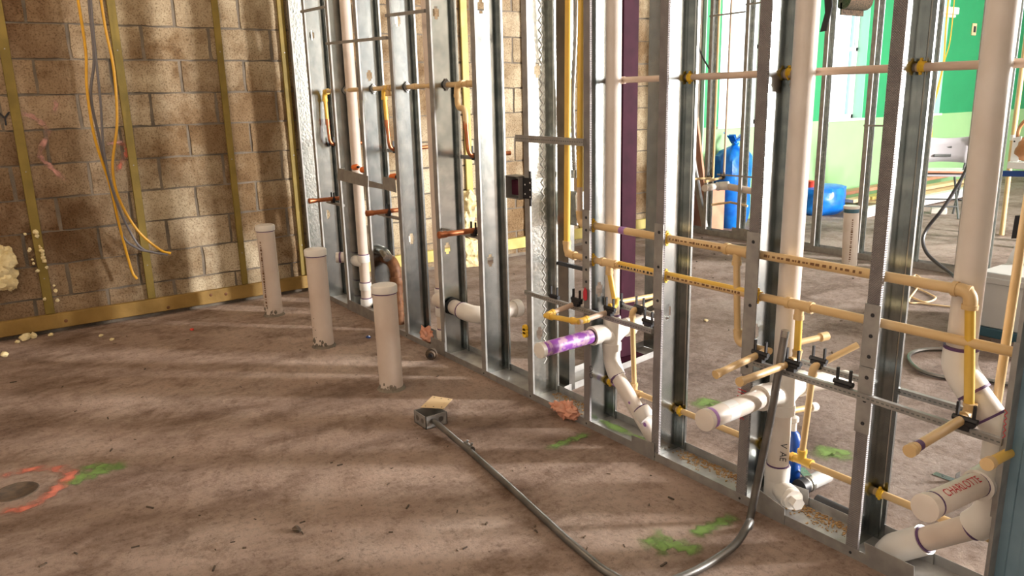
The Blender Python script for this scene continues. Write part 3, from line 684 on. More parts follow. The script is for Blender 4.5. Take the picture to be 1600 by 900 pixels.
# bottom line (behind the stacks)
r4 = .0115; YB = .134; zb = .166
t = thing('supply_pipe', 'lowest tan pipe running just above the floor track', 'pipe', (3.14, YB, zb))
pipe(t, [(3.10, YB, zb+.003), (4.735, YB, zb-.004)], r4, 'cpvc')
grommet(t, (3.15, YB-.002, zb+.003), r=.0145); grommet(t, (3.547, YB-.002, zb), r=.0145); grommet(t, (4.352, YB-.002, zb-.002), r=.0145); grommet(t, (3.945, YB-.002, zb), r=.0145)
ring(t, (3.185, YB, zb+.0027), X_, r4*1.03, .02, 'purple_l', 'primer_band')
for xx in (3.295, 4.082): tee(t, (xx, YB, zb), X_, Z_, r4, 'cpvc_y' if xx > 4 else 'cpvc')
pd = PY(1270, 582, YB); pipe(t, [(4.082, YB, zb+.03), pd], .0105, 'cpvc', 'riser'); elbow(t, pd+V((0, 0, .018)), -Z_, Y_, .0105, 'cpvc', R=.018)
e = PY(1340, 539, .26); pipe(t, [pd+V((0, .01, .018)), e], .0105, 'cpvc'); sub(bracket(t, PY(1279, 562, D+.006)), 'bracket', 'black', t)
sub(bracket(t, PY(1318, 598, -.002)), 'bracket', 'black', t)
pe = PY(988, 492, YB); pipe(t, [(3.295, YB, zb+.03), pe], .0105, 'cpvc', 'riser'); elbow(t, pe+V((0, 0, .018)), -Z_, Y_, .0105, 'cpvc', R=.018)
e = PY(1021, 472, .36); pipe(t, [pe+V((0, .01, .018)), e], .0105, 'cpvc'); sub(bracket(t, PY(1000, 480, D+.006)), 'bracket', 'black', t); sub(bracket(t, PY(1013, 502, D-.03)), 'bracket', 'black', t)
# short pipe on the back rail left of it
t = thing('stub_pipe', 'short cream stub pipe passing behind the oxblood column', 'pipe', PY(967, 472, D))
e = PY(1022, 462, .36); s0 = PY(966, 472, D); pipe(t, [s0, e], .0105, 'cpvc'); sub(bracket(t, PY(966, 472, D)), 'bracket', 'black', t)
# rear stubs pointing away between white stack and right plate
t = thing('stub_pipe', 'cream stub pipe with flared end behind the middle drain stack', 'pipe', (4.0, YP, .55))
e = PY(1287, 526, .27); s0 = V((4.0, YP, .55)); pipe(t, [s0, e], .0105, 'cpvc'); ring(t, e, e-s0, .015, .03, 'cpvc', 'end_cap')
t = thing('stub_pipe', 'low cream stub pipe with white cap behind the marked drain pipe', 'pipe', (4.03, YP, .36))
e = PY(1270, 636, .26); s0 = V((4.03, .1, .33)); pipe(t, [s0, e], .0105, 'cpvc'); ring(t, e, e-s0, .016, .03, 'pvc_fit', 'end_cap')
# right end riser + stub
t = thing('riser_pipe', 'tan riser pipe standing beside the right corner stud', 'pipe', (4.68, .16, .4))
pipe(t, [PY(1552, 665, .16), PY(1600, 352, .16)], .0115, 'cpvc'); pipe(t, [PY(1600, 352, .16), V((4.72, .165, H-.05))], .0115, 'cpvc')
sub(bracket(t, PY(1561, 660, .13)), 'bracket', 'black', t)
t = thing('stub_pipe', 'yellow capped stub just above the lettered drain stub', 'pipe', PY(1560, 715, 0))
s0 = PY(1580, 706, 0); e = PY(1545, 724, -.14); pipe(t, [s0, e], .0125, 'cpvc_y'); ring(t, e, e-s0, .0155, .024, 'cpvc', 'end_cap')

# ---- white drain stacks
YP = .094
# stack behind the purple stub
r7 = .030; x7 = 3.202
t = thing('drain_stack', 'white drain stack carrying the purple-stained stub', 'pipe', (x7, YP, 0))
pipe(t, [(x7-.006, YP, H-.02), (x7, YP, .47)], r7, 'pvc', n=24)
zt = .415
hub(t, (x7, YP, .465), Z_, r7, .03); ring(t, (x7, YP, .484), Z_, r7*1.06, .010, 'purple')
b = B(); b.tube([(x7, YP, .36), (x7, YP, .47)], r7*1.22, 22); b.tube(spline([(x7, YP-.10, zt), (x7, YP-.05, zt+.0), (x7, YP, zt-.03)], 6), r7*1.16, 20); b.tube(spline([(x7, YP+.10, zt), (x7, YP+.05, zt), (x7, YP, zt-.03)], 6), r7*1.16, 20)
for s in (-1, 1): b.tube([(x7, YP+s*.075, zt), (x7, YP+s*.11, zt)], r7*1.3, 20)
b.tube([(x7, YP, .335), (x7, YP, .365)], r7*1.32, 22); sub(b, 'double_tee', 'pvc_fit', t)
e = PY(846, 547, -.29); s0 = V((x7, YP-.09, zt)); stp = pipe(t, [s0, e], .0285, 'primer', 'stub', 22); d_ = (e-s0).normalized()
sub(B().lathe(e, d_, [(-.006, .031), (.012, .031), (.0135, .028)], 22), 'end_cap', 'pvc_fit', t); ring(t, s0+d_*.028, d_, .0294, .008, 'purple')
e2 = PY(1024, 495, .38); pipe(t, [(x7, YP+.1, zt), e2], .0285, 'pvc', 'stub', 22)
bend = [V((x7, YP, .345)), V((x7, YP, .30)), V((x7+.02, YP, .245))]
dg0 = V((x7+.02, YP, .25)); dg1 = PY(1007, 648, YP); dg2 = PY(1024, 690, YP)
sub(B().tube(spline([(x7, YP, .34), (x7, YP, .30), (x7+.013, YP, .262), (x7+.035, YP, .225)], 6), r7*1.18, 22), 'bend', 'pvc_fit', t)
dd = (dg1-V((x7+.035, YP, .225))).normalized(); pipe(t, [V((x7+.03, YP, .232)), dg2+dd*.01], r7, 'pvc', n=24)
ring(t, V((x7+.035, YP, .225))+dd*.004, dd, r7*1.2, .006, 'purple'); hub(t, dg1, dd, r7, .05); ring(t, dg1-dd*.028, dd, r7*1.03, .006, 'purple')
sub(B().lathe(dg1+dd*.04+V((0, -r7-.0003, 0)), (0, -1, 0), [(0, .009), (.0006, .008)], 10), 'primer_smear', 'purple_l', t)
sub(B().lathe(dg1-dd*.07+V((0, -r7-.0003, 0)), (0, -1, 0), [(0, .006), (.0006, .005)], 10), 'primer_smear', 'purple_l', t)
# middle stack
r9 = .0345; x9 = 4.020; z9 = .405
t = thing('drain_stack', 'white drain stack with marker writing and a hex cleanout plug', 'pipe', (x9, YP, 0))
pipe(t, [(x9+.012, YP, H-.02), (x9, YP, .46)], r9, 'pvc', n=26)
b = B(); b.tube([(x9, YP, .34), (x9, YP, .47)], r9*1.2, 24)
for s in (-1, 1):
    b.tube(spline([(x9, YP+s*.11, z9), (x9, YP+s*.05, z9), (x9, YP, z9-.03)], 6), r9*1.1, 20); b.tube([(x9, YP+s*.08, z9), (x9, YP+s*.115, z9)], r9*1.22, 20)
b.tube([(x9, YP, .325), (x9, YP, .36)], r9*1.27, 24); sub(b, 'double_tee', 'pvc_fit', t); ring(t, (x9, YP, .474), Z_, r9*1.08, .006, 'purple')
e = PY(1103, 656, -.31); s0 = V((x9, YP-.09, z9)); d_ = (e-s0).normalized(); pipe(t, [s0, e], .031, 'pvc', 'stub', 24)
sub(B().lathe(e, d_, [(-.008, .0335), (.008, .0335), (.010, .030)], 24), 'end_cap', 'pvc', t); ring(t, e-d_*.02, d_, .0316, .014, 'purple_l')
ring(t, e.lerp(s0, .35), d_, .0313, .05, 'whitepaint', 'painted_highlight')  # white band stands in for the highlight on the stub
e2 = PY(1322, 592, .40); pipe(t, [(x9, YP+.1, z9), e2], .031, 'pvc', 'stub', 24)
pipe(t, [(x9, YP, .33), (x9, YP, .10)], r9, 'pvc', n=26)
for body, zz in (('V', .235), ('A', .205), ('E', .185)): lettering(t, body, .03, V((x9+math.sin(.5)*r9, YP-math.cos(.5)*r9, zz))+V((.3, -.5, 0)).normalized()*.001+V((.008, .004, 0)), (0, 0, -1), (math.cos(.5), math.sin(.5), 0), 'ink', 'marker_letter')
hub(t, (x9, YP, .115), Z_, r9, .05); ring(t, (x9, YP, .142), Z_, r9*1.05, .006, 'purple')
co = V((x9, YP, .062)); cdir = V((.93, -.36, -.02)).normalized(); b = B(); b.tube([(x9, YP, .02), (x9, YP, .115)], r9*1.16, 24); b.tube([co, co+cdir*.06], r9*.95, 22); b.tube([co+cdir*.05, co+cdir*.082], r9*1.08, 22); sub(b, 'cleanout_tee', 'pvc_fit', t)
b = B(); b.tube([co+cdir*.075, co+cdir*.10], r9*.98, 20); b.tube([co+cdir*.10, co+cdir*.128], r9*.62, 6); sub(b, 'cleanout_plug', 'pvc_fit', t)
pipe(t, [(x9, YP, .03), (x9, YP, .002)], r9, 'pvc', n=26)
# right stack
r11 = .0362; x11 = 4.550
t = thing('drain_stack', 'right white drain stack with offset bends and red-lettered stub', 'pipe', (x11, YP, 0))
zj = PY(1506, 545, YP).z
pipe(t, [(x11+.006, YP, H-.02), (x11, YP, zj-.01)], r11, 'pvc', n=28)
ring(t, (x11, YP, zj+.004), Z_, r11*1.18, .008, 'purple')
k1 = PY(1509, 590, YP); k2 = PY(1545, 640, YP); k3 = PY(1568, 672, YP); k3.x = 4.655
k0 = V((x11, YP, zj)); k1 = V((x11, YP, .645))
sub(B().tube(spline([k0, k1, V((x11+.012, YP, .615)), V((x11+.045, YP, .575))], 6), r11*1.17, 24), 'bend', 'pvc_fit', t)
m0 = V((x11+.045, YP, .575)); m1 = V((4.665, YP, .50)); dd = (m1-m0).normalized()
ring(t, m0, dd, r11*1.2, .007, 'purple'); pipe(t, [m0, m1], r11, 'pvc', n=26)
sub(B().tube(spline([m1-dd*.03, m1, V((4.675, YP, .47)), V((4.675, YP, .41))], 6), r11*1.2, 24), 'bend', 'pvc_fit', t)
ring(t, m1-dd*.03, dd, r11*1.22, .006, 'purple')
pipe(t, [(4.675, YP, .42), (4.675, YP, .30)], r11, 'pvc', n=26)
b = B(); b.tube([(4.675, YP, .30), (4.675, YP, .375)], r11*1.2, 24); b.tube(spline([(4.675, YP-.11, .375), (4.675, YP-.04, .375), (4.675, YP, .35)], 6), r11*1.12, 22); sub(b, 'sanitary_tee', 'pvc_fit', t); ring(t, (4.675, YP, .38), Z_, r11*1.05, .006, 'purple')
s0 = V((4.675, YP-.08, .375)); e = PY(1449, 792, -.25); d_ = (e-s0).normalized(); cst = pipe(t, [s0, e], .0315, 'pvc', 'stub', 26)
sub(B().lathe(e, d_, [(-.006, .034), (.012, .034), (.0135, .031)], 26), 'end_cap', 'pvc', t)
ring(t, e-d_*.022, d_, .0319, .006, 'purple'); ring(t, s0+d_*.03, d_, .0325, .006, 'purple')
# red lettering on the stub, upper camera-facing side
u_ = -d_; nn = (CAM-s0.lerp(e, .5)); nn = (nn - u_*nn.dot(u_)).normalized(); up = nn.cross(u_).normalized(); nn2 = (nn*.93+up*.36).normalized(); up2 = nn2.cross(u_).normalized()
lettering(cst, 'CHARLOTTE', .030, e + u_*.045 + nn2*.0322, u_, up2, 'redink', 'lettering', wrap=.0322, stretch=.95)
# lower diagonal run
lo1 = V((4.675, YP, .235)); lo0 = PY(1398, 856, YP); dl = (lo0-lo1).normalized()
sub(B().tube(spline([(4.675, YP, .31), (4.675, YP, .27), (4.66, YP, .235), lo1+dl*.05], 6), r11*1.2, 24), 'elbow', 'pvc_fit', t)
ring(t, lo1+dl*.055, dl, r11*1.05, .006, 'purple'); pipe(t, [lo1+dl*.03, lo0], .0335, 'pvc_dirty', n=26)
hb = lo1.lerp(lo0, .66); sub(B().tube([hb, hb+dl*.10], r11*1.17, 24), 'coupling', 'pvc_fit', t); ring(t, hb-dl*.003, dl, r11*1.05, .006, 'purple')
sub(B().tube(spline([lo0-dl*.03, lo0, lo0+V((-.02, 0, -.035)), V((lo0.x-.022, YP, .002))], 6), r11*1.15, 24), 'floor_bend', 'pvc_fit', t)
# left group: three vent pipes
def vent(x, r, label, couplings, zb=.0, out=None):
    t = thing('vent_pipe', label, 'pipe', (x, YP+.02, 0)); y = YP+.02
    pipe(t, [(x-.012, y, H-.02), (x, y, zb)], r, 'pvc_dirty', n=20)
    for z in couplings: hub(t, (x, y, z), Z_, r, .05); ring(t, (x, y, z+.028), Z_, r*1.04, .007, 'purple')
    return t
t = vent(.745, .034, 'leftmost cream vent pipe with a side branch near the floor', (.34, .15, .04))
q = V((.745, YP+.02, .31)); sub(B().tube(spline([q, q+V((-.07, -.04, .015)), q+V((-.16, -.05, .02)), q+V((-.20, -.11, .02))], 6), .036, 18), 'branch', 'pvc_fit', t); ring(t, q+V((-.185, -.085, .02)), (-.04, -.06, 0), .039, .012, 'purple')
vent(1.37, .03, 'slim cream vent pipe left of the fifth stud', (.33, .20, .12, .05))
vent(1.765, .03, 'slim cream vent pipe left of the sixth stud', (.30, .19, .06))
# big horizontal waste elbow
t = thing('waste_elbow', 'thick white waste pipe elbow low between two studs', 'pipe', (2.0, YP, .26))
pts = [(1.80, .07, .275), (1.90, .072, .27), (2.05, .075, .262), (2.14, .085, .26), (2.19, .13, .258), (2.195, .20, .258), (2.195, .33, .26)]
pipe(t, pts[:3], .040, 'pvc', n=22); sub(B().tube(spline(pts[2:6], 6), .046, 22), 'elbow', 'pvc_fit', t); pipe(t, pts[4:], .040, 'pvc', n=22)
ring(t, (2.055, .075, .262), X_, .047, .008, 'purple'); ring(t, (1.965, .073, .268), X_, .048, .014, 'black', 'grommet'); hub(t, (2.195, .33, .26), Y_, .04, .04)
# rusty iron pipe with galvanised hood
t = thing('iron_elbow', 'rusty iron pipe elbow under a galvanised hood', 'pipe', (1.22, .1, .1))
pipe(t, spline([(1.06, .10, .40), (1.13, .10, .40), (1.20, .10, .385), (1.24, .10, .33), (1.245, .10, .20), (1.245, .10, .0)], 6), .036, 'rust', n=18); hub(t, (1.245, .10, .28), Z_, .036, .05, 'rust')
sub(B().tube(spline([(1.02, .06, .425), (1.08, .06, .455), (1.17, .06, .455), (1.23, .06, .425)], 6), .03, 14), 'hood', 'galv_pale', t)
# copper drops and stubs
for i, (xd, lab) in enumerate(((.345, 'left'), (1.245, 'middle'), (2.06, 'right'))):
    nm = ['copper drop nearest the block wall, hanging from a tan elbow', 'copper drop in the middle bay, hanging from a tan elbow', 'copper drop with a kinked tan offset above it'][i]
    t = thing('copper_drop', nm, 'pipe', (xd, YP, 1.1))
    y = YP; x2 = xd + (.07 if i == 2 else .012)
    elbow(t, (xd, y, 1.43), X_, -Z_, .0135, 'cpvc_y' if i < 2 else 'cpvc', R=.04); 
    if i < 2: pipe(t, [(xd, y, 1.40), (x2, y, 1.235)], .0125, 'cpvc_y')
    else:
        pipe(t, spline([(xd, y, 1.40), (xd, y, 1.34), (xd+.015, y, 1.315), (x2-.015, y, 1.31), (x2, y, 1.28), (x2, y, 1.235)], 5), .0145, 'cpvc')
    ctop = 1.24
    pipe(t, [(x2, y, ctop)]+arc((x2+.012, y, 1.075), (0, 0, 1), (0, 1, 0), .05)+[(x2+.012, .35, 1.08)], .0115, 'copper', 'copper_pipe'); ring(t, (x2, y, ctop-.01), Z_, .0145, .04, 'copper', 'socket')
    sub(bracket(t, (x2+.012, D-.02, 1.085)), 'bracket', 'black', t)
    xs = (.577, 1.389, 2.315)[i]; ye = (-.16, -.13, -.19)[i]; z = .735
    st = thing('copper_stub', ['copper stub pipe nearest the block wall', 'copper stub pipe above the rusty elbow', 'copper stub pipe in front of the foam lump'][i], 'pipe', (xs, 0, z))
    pipe(st, [(xs, .10, z), (xs, ye, z)], .0135, 'copper', 'copper_pipe', 16); sub(B().lathe((xs, ye, z), (0, -1, 0), [(-.035, .0165), (-.006, .0168), (-.002, .0185), (.006, .0175), (.010, .008)], 16), 'end_cap', 'copper', st)
    sub(bracket(st, (xs, .0, z-.0)), 'bracket', 'black', st)
t = thing('supply_pipe', 'tan pipe running level through the left studs above the copper drops', 'pipe', (.2, YP, 1.43))
pipe(t, [(.345, YP, 1.432), (2.20, YP, 1.428)], .0135, 'cpvc'); tee(t, (1.30, YP, 1.43), X_, -Z_, .0135, 'cpvc'); hub(t, (1.62, YP, 1.43), X_, .0135, .04, 'cpvc'); elbow(t, (2.215, YP, 1.428), -X_, Y_, .0135, 'cpvc')
for x in (.70, 1.11, 1.535, 1.96): grommet(t, (x, YP, 1.43), r=.02, m='galv_dark')
cable('black_cable', [PY(565, 330, .13), PY(566, 345, .12), PY(567, 400, .11), PY(569, 450, .11), PY(571, 478, .11)], .009, 'cord', 'black cable running down beside the leftmost vent pipe')
cable('thin_cable', [V((.12, 1.36, H-.02)), PX(704, 0, .12), PX(712, 120, .12), PX(718, 250, .12), PX(722, 300, .10)], .006, 'cord', 'thin dark cable hanging on the block wall left of the pale furring strip')
# orange wire nuts on the backing plate
for i, (a, lab) in enumerate((((553, 262), 'orange wire connector lying on the steel backing plate, left one'), ((566, 266), 'orange wire connector with dark tip on the backing plate'), ((612, 277), 'round orange connector on the right end of the backing plate'))):
    q = PY(*a, .02); o = thing('wire_connector', lab, 'connector', q, 'orange wire connectors')
    sub(B().lathe(q-V((.02, 0, 0)), (1, .2, .1), [(0, .008), (.01, .018), (.045, .02), (.06, .012)], 10), 'shell', 'orange', o); sub(B().lathe(q+V((.04, .008, .005)), (1, .2, .1), [(0, .009), (.02, .006)], 8), 'tip', 'black', o)
# junction box with bracket on the mottled stud
t = thing('junction_box', 'steel junction box bracketed to the left edge of the mottled stud', 'box', (2.69, .02, .974))
q0, q1 = V((2.637, -.028, .925)), V((2.737, .03, 1.025)); b = B(); th = .003
b.box((q0.x, q0.y, q0.z), (q0.x+th, q1.y, q1.z)); b.box((q1.x-th, q0.y, q0.z), (q1.x, q1.y, q1.z)); b.box((q0.x, q0.y, q0.z), (q1.x, q1.y, q0.z+th)); b.box((q0.x, q0.y, q1.z-th), (q1.x, q1.y, q1.z)); b.box((q0.x, q1.y-th, q0.z), (q1.x, q1.y, q1.z)); sub(b, 'box_shell', 'galv_dark', t, smooth=False)
b = B(); b.box((q0.x+.02, q0.y+.02, q0.z+.015), (q1.x-.03, q1.y-.004, q1.z-.02)); sub(b, 'inner_wires', 'column', t)
b = B(); b.box((2.735, -.006, .93), (2.80, -.0035, 1.02)); b.box((2.785, -.0075, .90), (2.797, -.0035, 1.05)); sub(b, 'mounting_plate', 'black', t, smooth=False)
b = B()
for x, z in ((2.755, .99), (2.755, .95), (2.791, 1.0), (2.791, .97), (2.791, .94)): b.lathe((x, -.0075, z), (0, -1, 0), [(0, .004), (.001, .003)], 8)
sub(b, 'holes', 'whitepaint', t)

# ================================================================== FLOOR STUBS (4-inch)
for i, (xx, zt, lab) in enumerate(((.509, .60, 'farthest capped pipe stub by the block wall'), (1.367, .565, 'middle capped pipe stub with cement splashes'), (2.221, .515, 'nearest capped pipe stub on the left floor'))):
    yy = -.444; t = thing('pipe_stub', lab, 'pipe', (xx, yy, 0), 'capped floor pipe stubs'); r = .057
    lean = V((-.012, 0, 0))
    pp = pipe(t, [V((xx, yy, 0)), V((xx, yy, zt-.02))+lean], r, 'pvc_dirty', n=32)
    sub(B().lathe(V((xx, yy, zt))+lean, Z_, [(-.035, r*1.08), (-.006, r*1.09), (0, r*1.02), (.002, r*.9), (.002, .001)], 32), 'cap', 'pvc_fit', t)
    ring(t, V((xx, yy, zt-.037))+lean, Z_, r*1.025, .008, 'purple', 'glue_line')
    if i == 0: dashes(pp, (xx, yy, .05), Z_, r+.001, .02, .45, 'inkbrown', ang=.45, h=.008, seed=5)
    sub(B().tube([(xx, yy, 0), (xx, yy, .014)], [r*1.22, r*1.04], 32), 'grout_collar', 'mortar', t)
    b = B()
    for k in range(26 if i == 1 else 14):
        a = random.uniform(-.6, 1.6) - .9; z = abs(random.gauss(0, .03 if i != 1 else .05))+.004; s_ = random.uniform(.003, .011) if z < .05 else random.uniform(.002, .006)
        n_ = V((math.sin(a+.9)*.8+.2, -math.cos(a+.9), 0)).normalized(); b.blob(V((xx, yy, z))+n_*(r-.001), (s_, s_, s_*1.4), .4, k, 1)
    sub(b, 'cement_splash', 'mortar', t)

# ================================================================== CONDUIT AND FLOOR BOX
t = thing('steel_conduit', 'grey steel conduit lying across the floor and bending up against the studs', 'conduit', (2.74, -.51, 0))
rc = .0122; z = rc
up0 = PY(1203, 660, -.045); topc = PY(1227, 519, -.03); tp = PY(1171, 815, -.075)
path = [(2.76, -.513, .03), (2.95, -.522, z+.004), (3.07, -.529, z), (3.42, -.573, z), (3.77, -.622, z), (3.95, -.640, z)] + spline([(3.98, -.640, z), (4.06, -.625, z), (4.115, -.56, z), (4.132, -.47, z), (4.133, -.37, z), (4.128, -.25, z+.012), (4.105, -.155, .055), V(tp), V(up0)], 6) + [V(topc)]
pipe(t, path, rc, 'emt', n=16)
hub(t, FL(732, 699, .014), (1, -.08, 0), rc, .06, 'emt'); b = B()
q = FL(733, 699, .014)
for dx in (-.016, .016): b.tube([q+V((dx, .0, .012)), q+V((dx, .004, .024))], .005, 8)
sub(b, 'set_screws', 'emt', t); ring(t, V(topc)-V((0, 0, .004)), V(topc)-V(up0), rc*1.05, .02, 'galv_pale', 'cut_end')
jb = thing('floor_box', 'steel outlet box lying on the floor at the end of the conduit', 'box', (2.70, -.50, 0))
# box aligned with the conduit
ang = math.radians(-3); c0 = V((2.705, -.50, 0)); hx, hz = .052, .056
b = B(); th = .003
def rb(a, c): b.box(c0+V(a), c0+V(c), 0)
rb((-hx, -hx, 0), (hx, -hx+th, hz)); rb((-hx, hx-th, 0), (hx, hx, hz)); rb((-hx, -hx, 0), (-hx+th, hx, hz)); rb((hx-th, -hx, 0), (hx, hx, hz)); rb((-hx, -hx, 0), (hx, hx, th))
bo = sub(b, 'box_shell', 'galv_dark', jb, smooth=False)
b = B()
for s in (-.022, .022): b.tube([c0+V((s, -hx-.0006, .03)), c0+V((s, -hx+.001, .03))], .012, 14); b.tube([c0+V((hx-.001, s, .03)), c0+V((hx+.0006, s, .03))], .012, 14)
sub(b, 'knockouts', 'emt', bo)
cp = thing('cover_plate', 'cream punched plate resting on the floor box', 'plate', c0+V((.02, .02, .06)))
q = [FL(x, y, .06) for x, y in ((657, 637), (676, 619), (707, 624), (694, 639))]; b = B(); b.prism(q, (0, 0, .002)); sub(b, 'plate', 'card', cp, smooth=False); b = B()
for u in (.15, .5, .85):
    for v in (.12, .88): pt = q[0].lerp(q[3], u).lerp(q[1].lerp(q[2], u), v); b.tube([pt+V((0, 0, .002)), pt+V((0, 0, .0026))], .003, 8)
sub(b, 'holes', 'ink', cp)

# ================================================================== SMALL THINGS ON FLOOR AND TRACK
gv = thing('work_glove', 'crumpled pink work glove stuffed in the floor track', 'glove', FL(885, 637, .05)); b = B(); q = FL(886, 640, .04)
b.blob(q+V((0, .0, .0)), (.055, .035, .035), .5, 3, 4, 1.3); b.blob(q+V((-.06, -.01, 0)), (.03, .02, .018), .7, 4, 3, 1.4); b.blob(q+V((.04, .005, -.012)), (.03, .022, .02), .6, 5, 3, 1.4); sub(b, 'fabric', 'glove', gv)
props(B().blob(FL(667, 524, .045), (.045, .035, .045), .7, 8, 3, 1.4).build('paper_scrap', 'glove'), 'crumpled copper-coloured scrap in the track by the fifth stud', 'scrap')
cpb = thing('pipe_plug', 'black threaded plug lying in front of the track', 'plug', FL(674, 553, .02)); q = FL(674, 553, .03)
sub(B().lathe(q, (.6, -.5, .0), [(-.03, .024), (-.01, .024), (-.01, .031), (.01, .031), (.01, .024), (.03, .022)], 14), 'plug_body', 'debris', cpb); sub(B().lathe(q+V((.6, -.5, 0)).normalized()*.03, (.6, -.5, 0), [(0, .014), (.008, .012)], 8), 'plug_core', 'black', cpb)
b = B()
rnd = random.Random(11)
for i in range(80):
    x, y = rnd.uniform(20, 1150), rnd.uniform(520, 890)
    q = FL(x, y)
    if q.y > -.02 or q.x > 4.6: continue
    s_ = rnd.uniform(.002, .0055); a = rnd.uniform(0, 3.14); l = s_*rnd.uniform(1, 3)
    b.box((q.x-l, q.y-s_*.5, 0), (q.x+l, q.y+s_*.5, s_*.8), a)
for i in range(70):
    q = V((rnd.uniform(.3, 4.2), rnd.uniform(.25, 3.8), 0)); s_ = rnd.uniform(.003, .008); b.box((q.x-s_, q.y-s_*.6, 0), (q.x+s_*1.3, q.y+s_*.6, s_*.8), rnd.uniform(0, 3))
props(b.build('floor_debris', 'debris', origin=(0, 0, 0), smooth=False), 'dark chips and splinters scattered over the floor', 'debris', kind='stuff')
b = B()
for x, y, s_ in ((8, 557, .02), (80, 525, .014), (158, 526, .012), (175, 532, .012), (40, 531, .03), (52, 528, .022), (28, 536, .014), (1103, 502, .012), (1183, 355, .02)): q = FL(x, y); b.blob(q+V((0, 0, s_*.6)), (s_, s_, s_*.8), .5, x % 17, 2)
props(b.build('foam_crumbs', 'foam', origin=(0, 0, 0)), 'pale foam crumbs dropped on the floor', 'crumbs', kind='stuff')
b = B()
for k in range(1100):
    seg = rnd.choice(((3.55, 3.9), (4.0, 4.33), (2.78, 3.1), (3.6, 3.92), (4.05, 4.33))); x = rnd.uniform(*seg); y = D-.006-abs(rnd.gauss(0, .03)); s_ = rnd.uniform(.0015, .004)
    if y < .01: continue
    b.box((x-s_, y-s_*.4, .002), (x+s_, y+s_*.4, .003+s_*.5), rnd.uniform(0, 3))
props(b.build('sawdust', 'sawdust', origin=(0, 0, 0), smooth=False), 'sawdust and shavings lying in the floor track', 'sawdust', kind='stuff')
for (x, y, m, nm, lab) in ((300, 516, 'red', 'red_chip', 'small red plastic chip on the floor near the block wall'), (463, 829, 'debris', 'stone_chip', 'dark stone chip on the floor left of centre'), (575, 528, 'blue', 'tape_scrap', 'scrap of blue tape between the pipe stubs')):
    q = FL(x, y); props(B().blob(q+V((0, 0, .006)), (.018, .012, .007), .6, x % 7, 2).build(nm, m), lab, 'scrap')
q = FL(441, 453); props(B().lathe((q.x, q.y, .02), (.5, .8, 0), [(-.03, .016), (-.01, .02), (.03, .02), (.032, .004)], 12).build('copper_fitting', 'copper'), 'small copper fitting lying at the foot of the base plank', 'fitting')
# paint on the slab
def fp(l): return [FL(x, y) for x, y in l]
up = V((0, 0, 1))
ribbon(floor, fp([(920, 676), (905, 684), (880, 693), (852, 705)]), .05, 'sp_green', up)
ribbon(floor, fp([(1150, 806), (1125, 818), (1100, 828), (1082, 838)]), .06, 'sp_green', up)
ribbon(floor, fp([(998, 852), (1030, 848), (1065, 853), (1098, 864)]), .075, 'sp_green', up)
ribbon(floor, fp([(1035, 872), (1032, 850), (1026, 825)]), .045, 'sp_green', up)
ribbon(floor, fp([(92, 757), (125, 748), (160, 735), (200, 722)]), .10, 'sp_green', up)
ribbon(floor, fp([(120, 735), (160, 728), (195, 735)]), .06, 'sp_green', up)
ribbon(floor, fp([(0, 800), (40, 795), (75, 775), (100, 755), (108, 738), (70, 732), (20, 740), (0, 748)]), .06, 'sp_red', up)
ribbon(floor, fp([(970, 655), (955, 665), (940, 672)]), .05, 'sp_green', up)
ribbon(floor, fp([(1080, 635), (1110, 628), (1130, 640)]), .10, 'sp_green', up); ribbon(floor, fp([(1270, 715), (1300, 705), (1330, 722)]), .10, 'sp_green', up)
ribbon(floor, fp([(1140, 463), (1170, 462)]+[(1150, 466)]), .08, 'sp_pink', up)
ribbon(floor, [V((3.62, .06, .002)), V((3.50, .09, .002)), V((3.2, .08, .002))][1:] + [V((3.16, .1, .002))], .05, 'sp_green', up)
dr = thing('floor_drain', 'round rusty drain cover in the slab at the left edge', 'drain', FL(25, 768)); q = FL(25, 768); sub(B().lathe(q, up, [(0, .075), (.003, .072), (.003, .06), (.0015, .058), (.0015, .001)], 28), 'cover', 'debris', dr)

# ================================================================== BEHIND THE FRAME: short cross frame, column
cross = thing('cross_partition', 'short steel stud frame standing at right angles behind the main frame', 'stud wall', (2.7, .17, 0))
xw = 2.70; dcr = .092
def stud_y(parent, y, x0, d, wf=.034, sy=1, m='galv', top=H-.01):
    """stud of a frame that runs along Y: web in the X-Z plane"""
    st = bpy.data.objects.new('stud', None); COL.objects.link(st); st.parent = parent; st.location = V((x0, y, 0))-world_origin(parent)
    z0, z1 = .003, top; e = sy*wf
    sheet('web', [[(x0, y, z0), (x0+d, y, z0), (x0+d, y, z1), (x0, y, z1)]], m, st)
    sheet('flange', [[(x, y, z0), (x, y+e, z0), (x, y+e, z1), (x, y, z1)] for x in (x0, x0+d)], m, st); return st
xc = lambda y: 2.645 - .15*(y-.2); dcr = .15
for y in (.20, .95): stud_y(cross, y, xc(y), dcr)
ya, yb = .165, 1.02; qa, qb = xc(ya), xc(yb)
sheet('bottom_track', [[(qa, ya, .001), (qa+dcr, ya, .001), (qb+dcr, yb, .001), (qb, yb, .001)], [(qa, ya, .001), (qb, yb, .001), (qb, yb, .034), (qa, ya, .034)], [(qa+dcr+.002, ya, .001), (qb+dcr+.002, yb, .001), (qb+dcr+.002, yb, .034), (qa+dcr+.002, ya, .034)]], 'galv_dark', cross)
sub(B().beam((2.72, .2, 1.66), (2.66, .5, 1.66), .012, .03), 'bridging_channel', 'black', cross)
cl = thing('steel_column', 'square oxblood-painted steel column behind the white drain stack', 'column', (2.58, .72, 0))
B().box((2.52, .675, .012), (2.632, .787, H-.01)).build('shaft', 'column', cl, bevel=.008); B().box((2.47, .63, .001), (2.68, .83, .014)).build('base_plate', 'column', cl, bevel=.003)
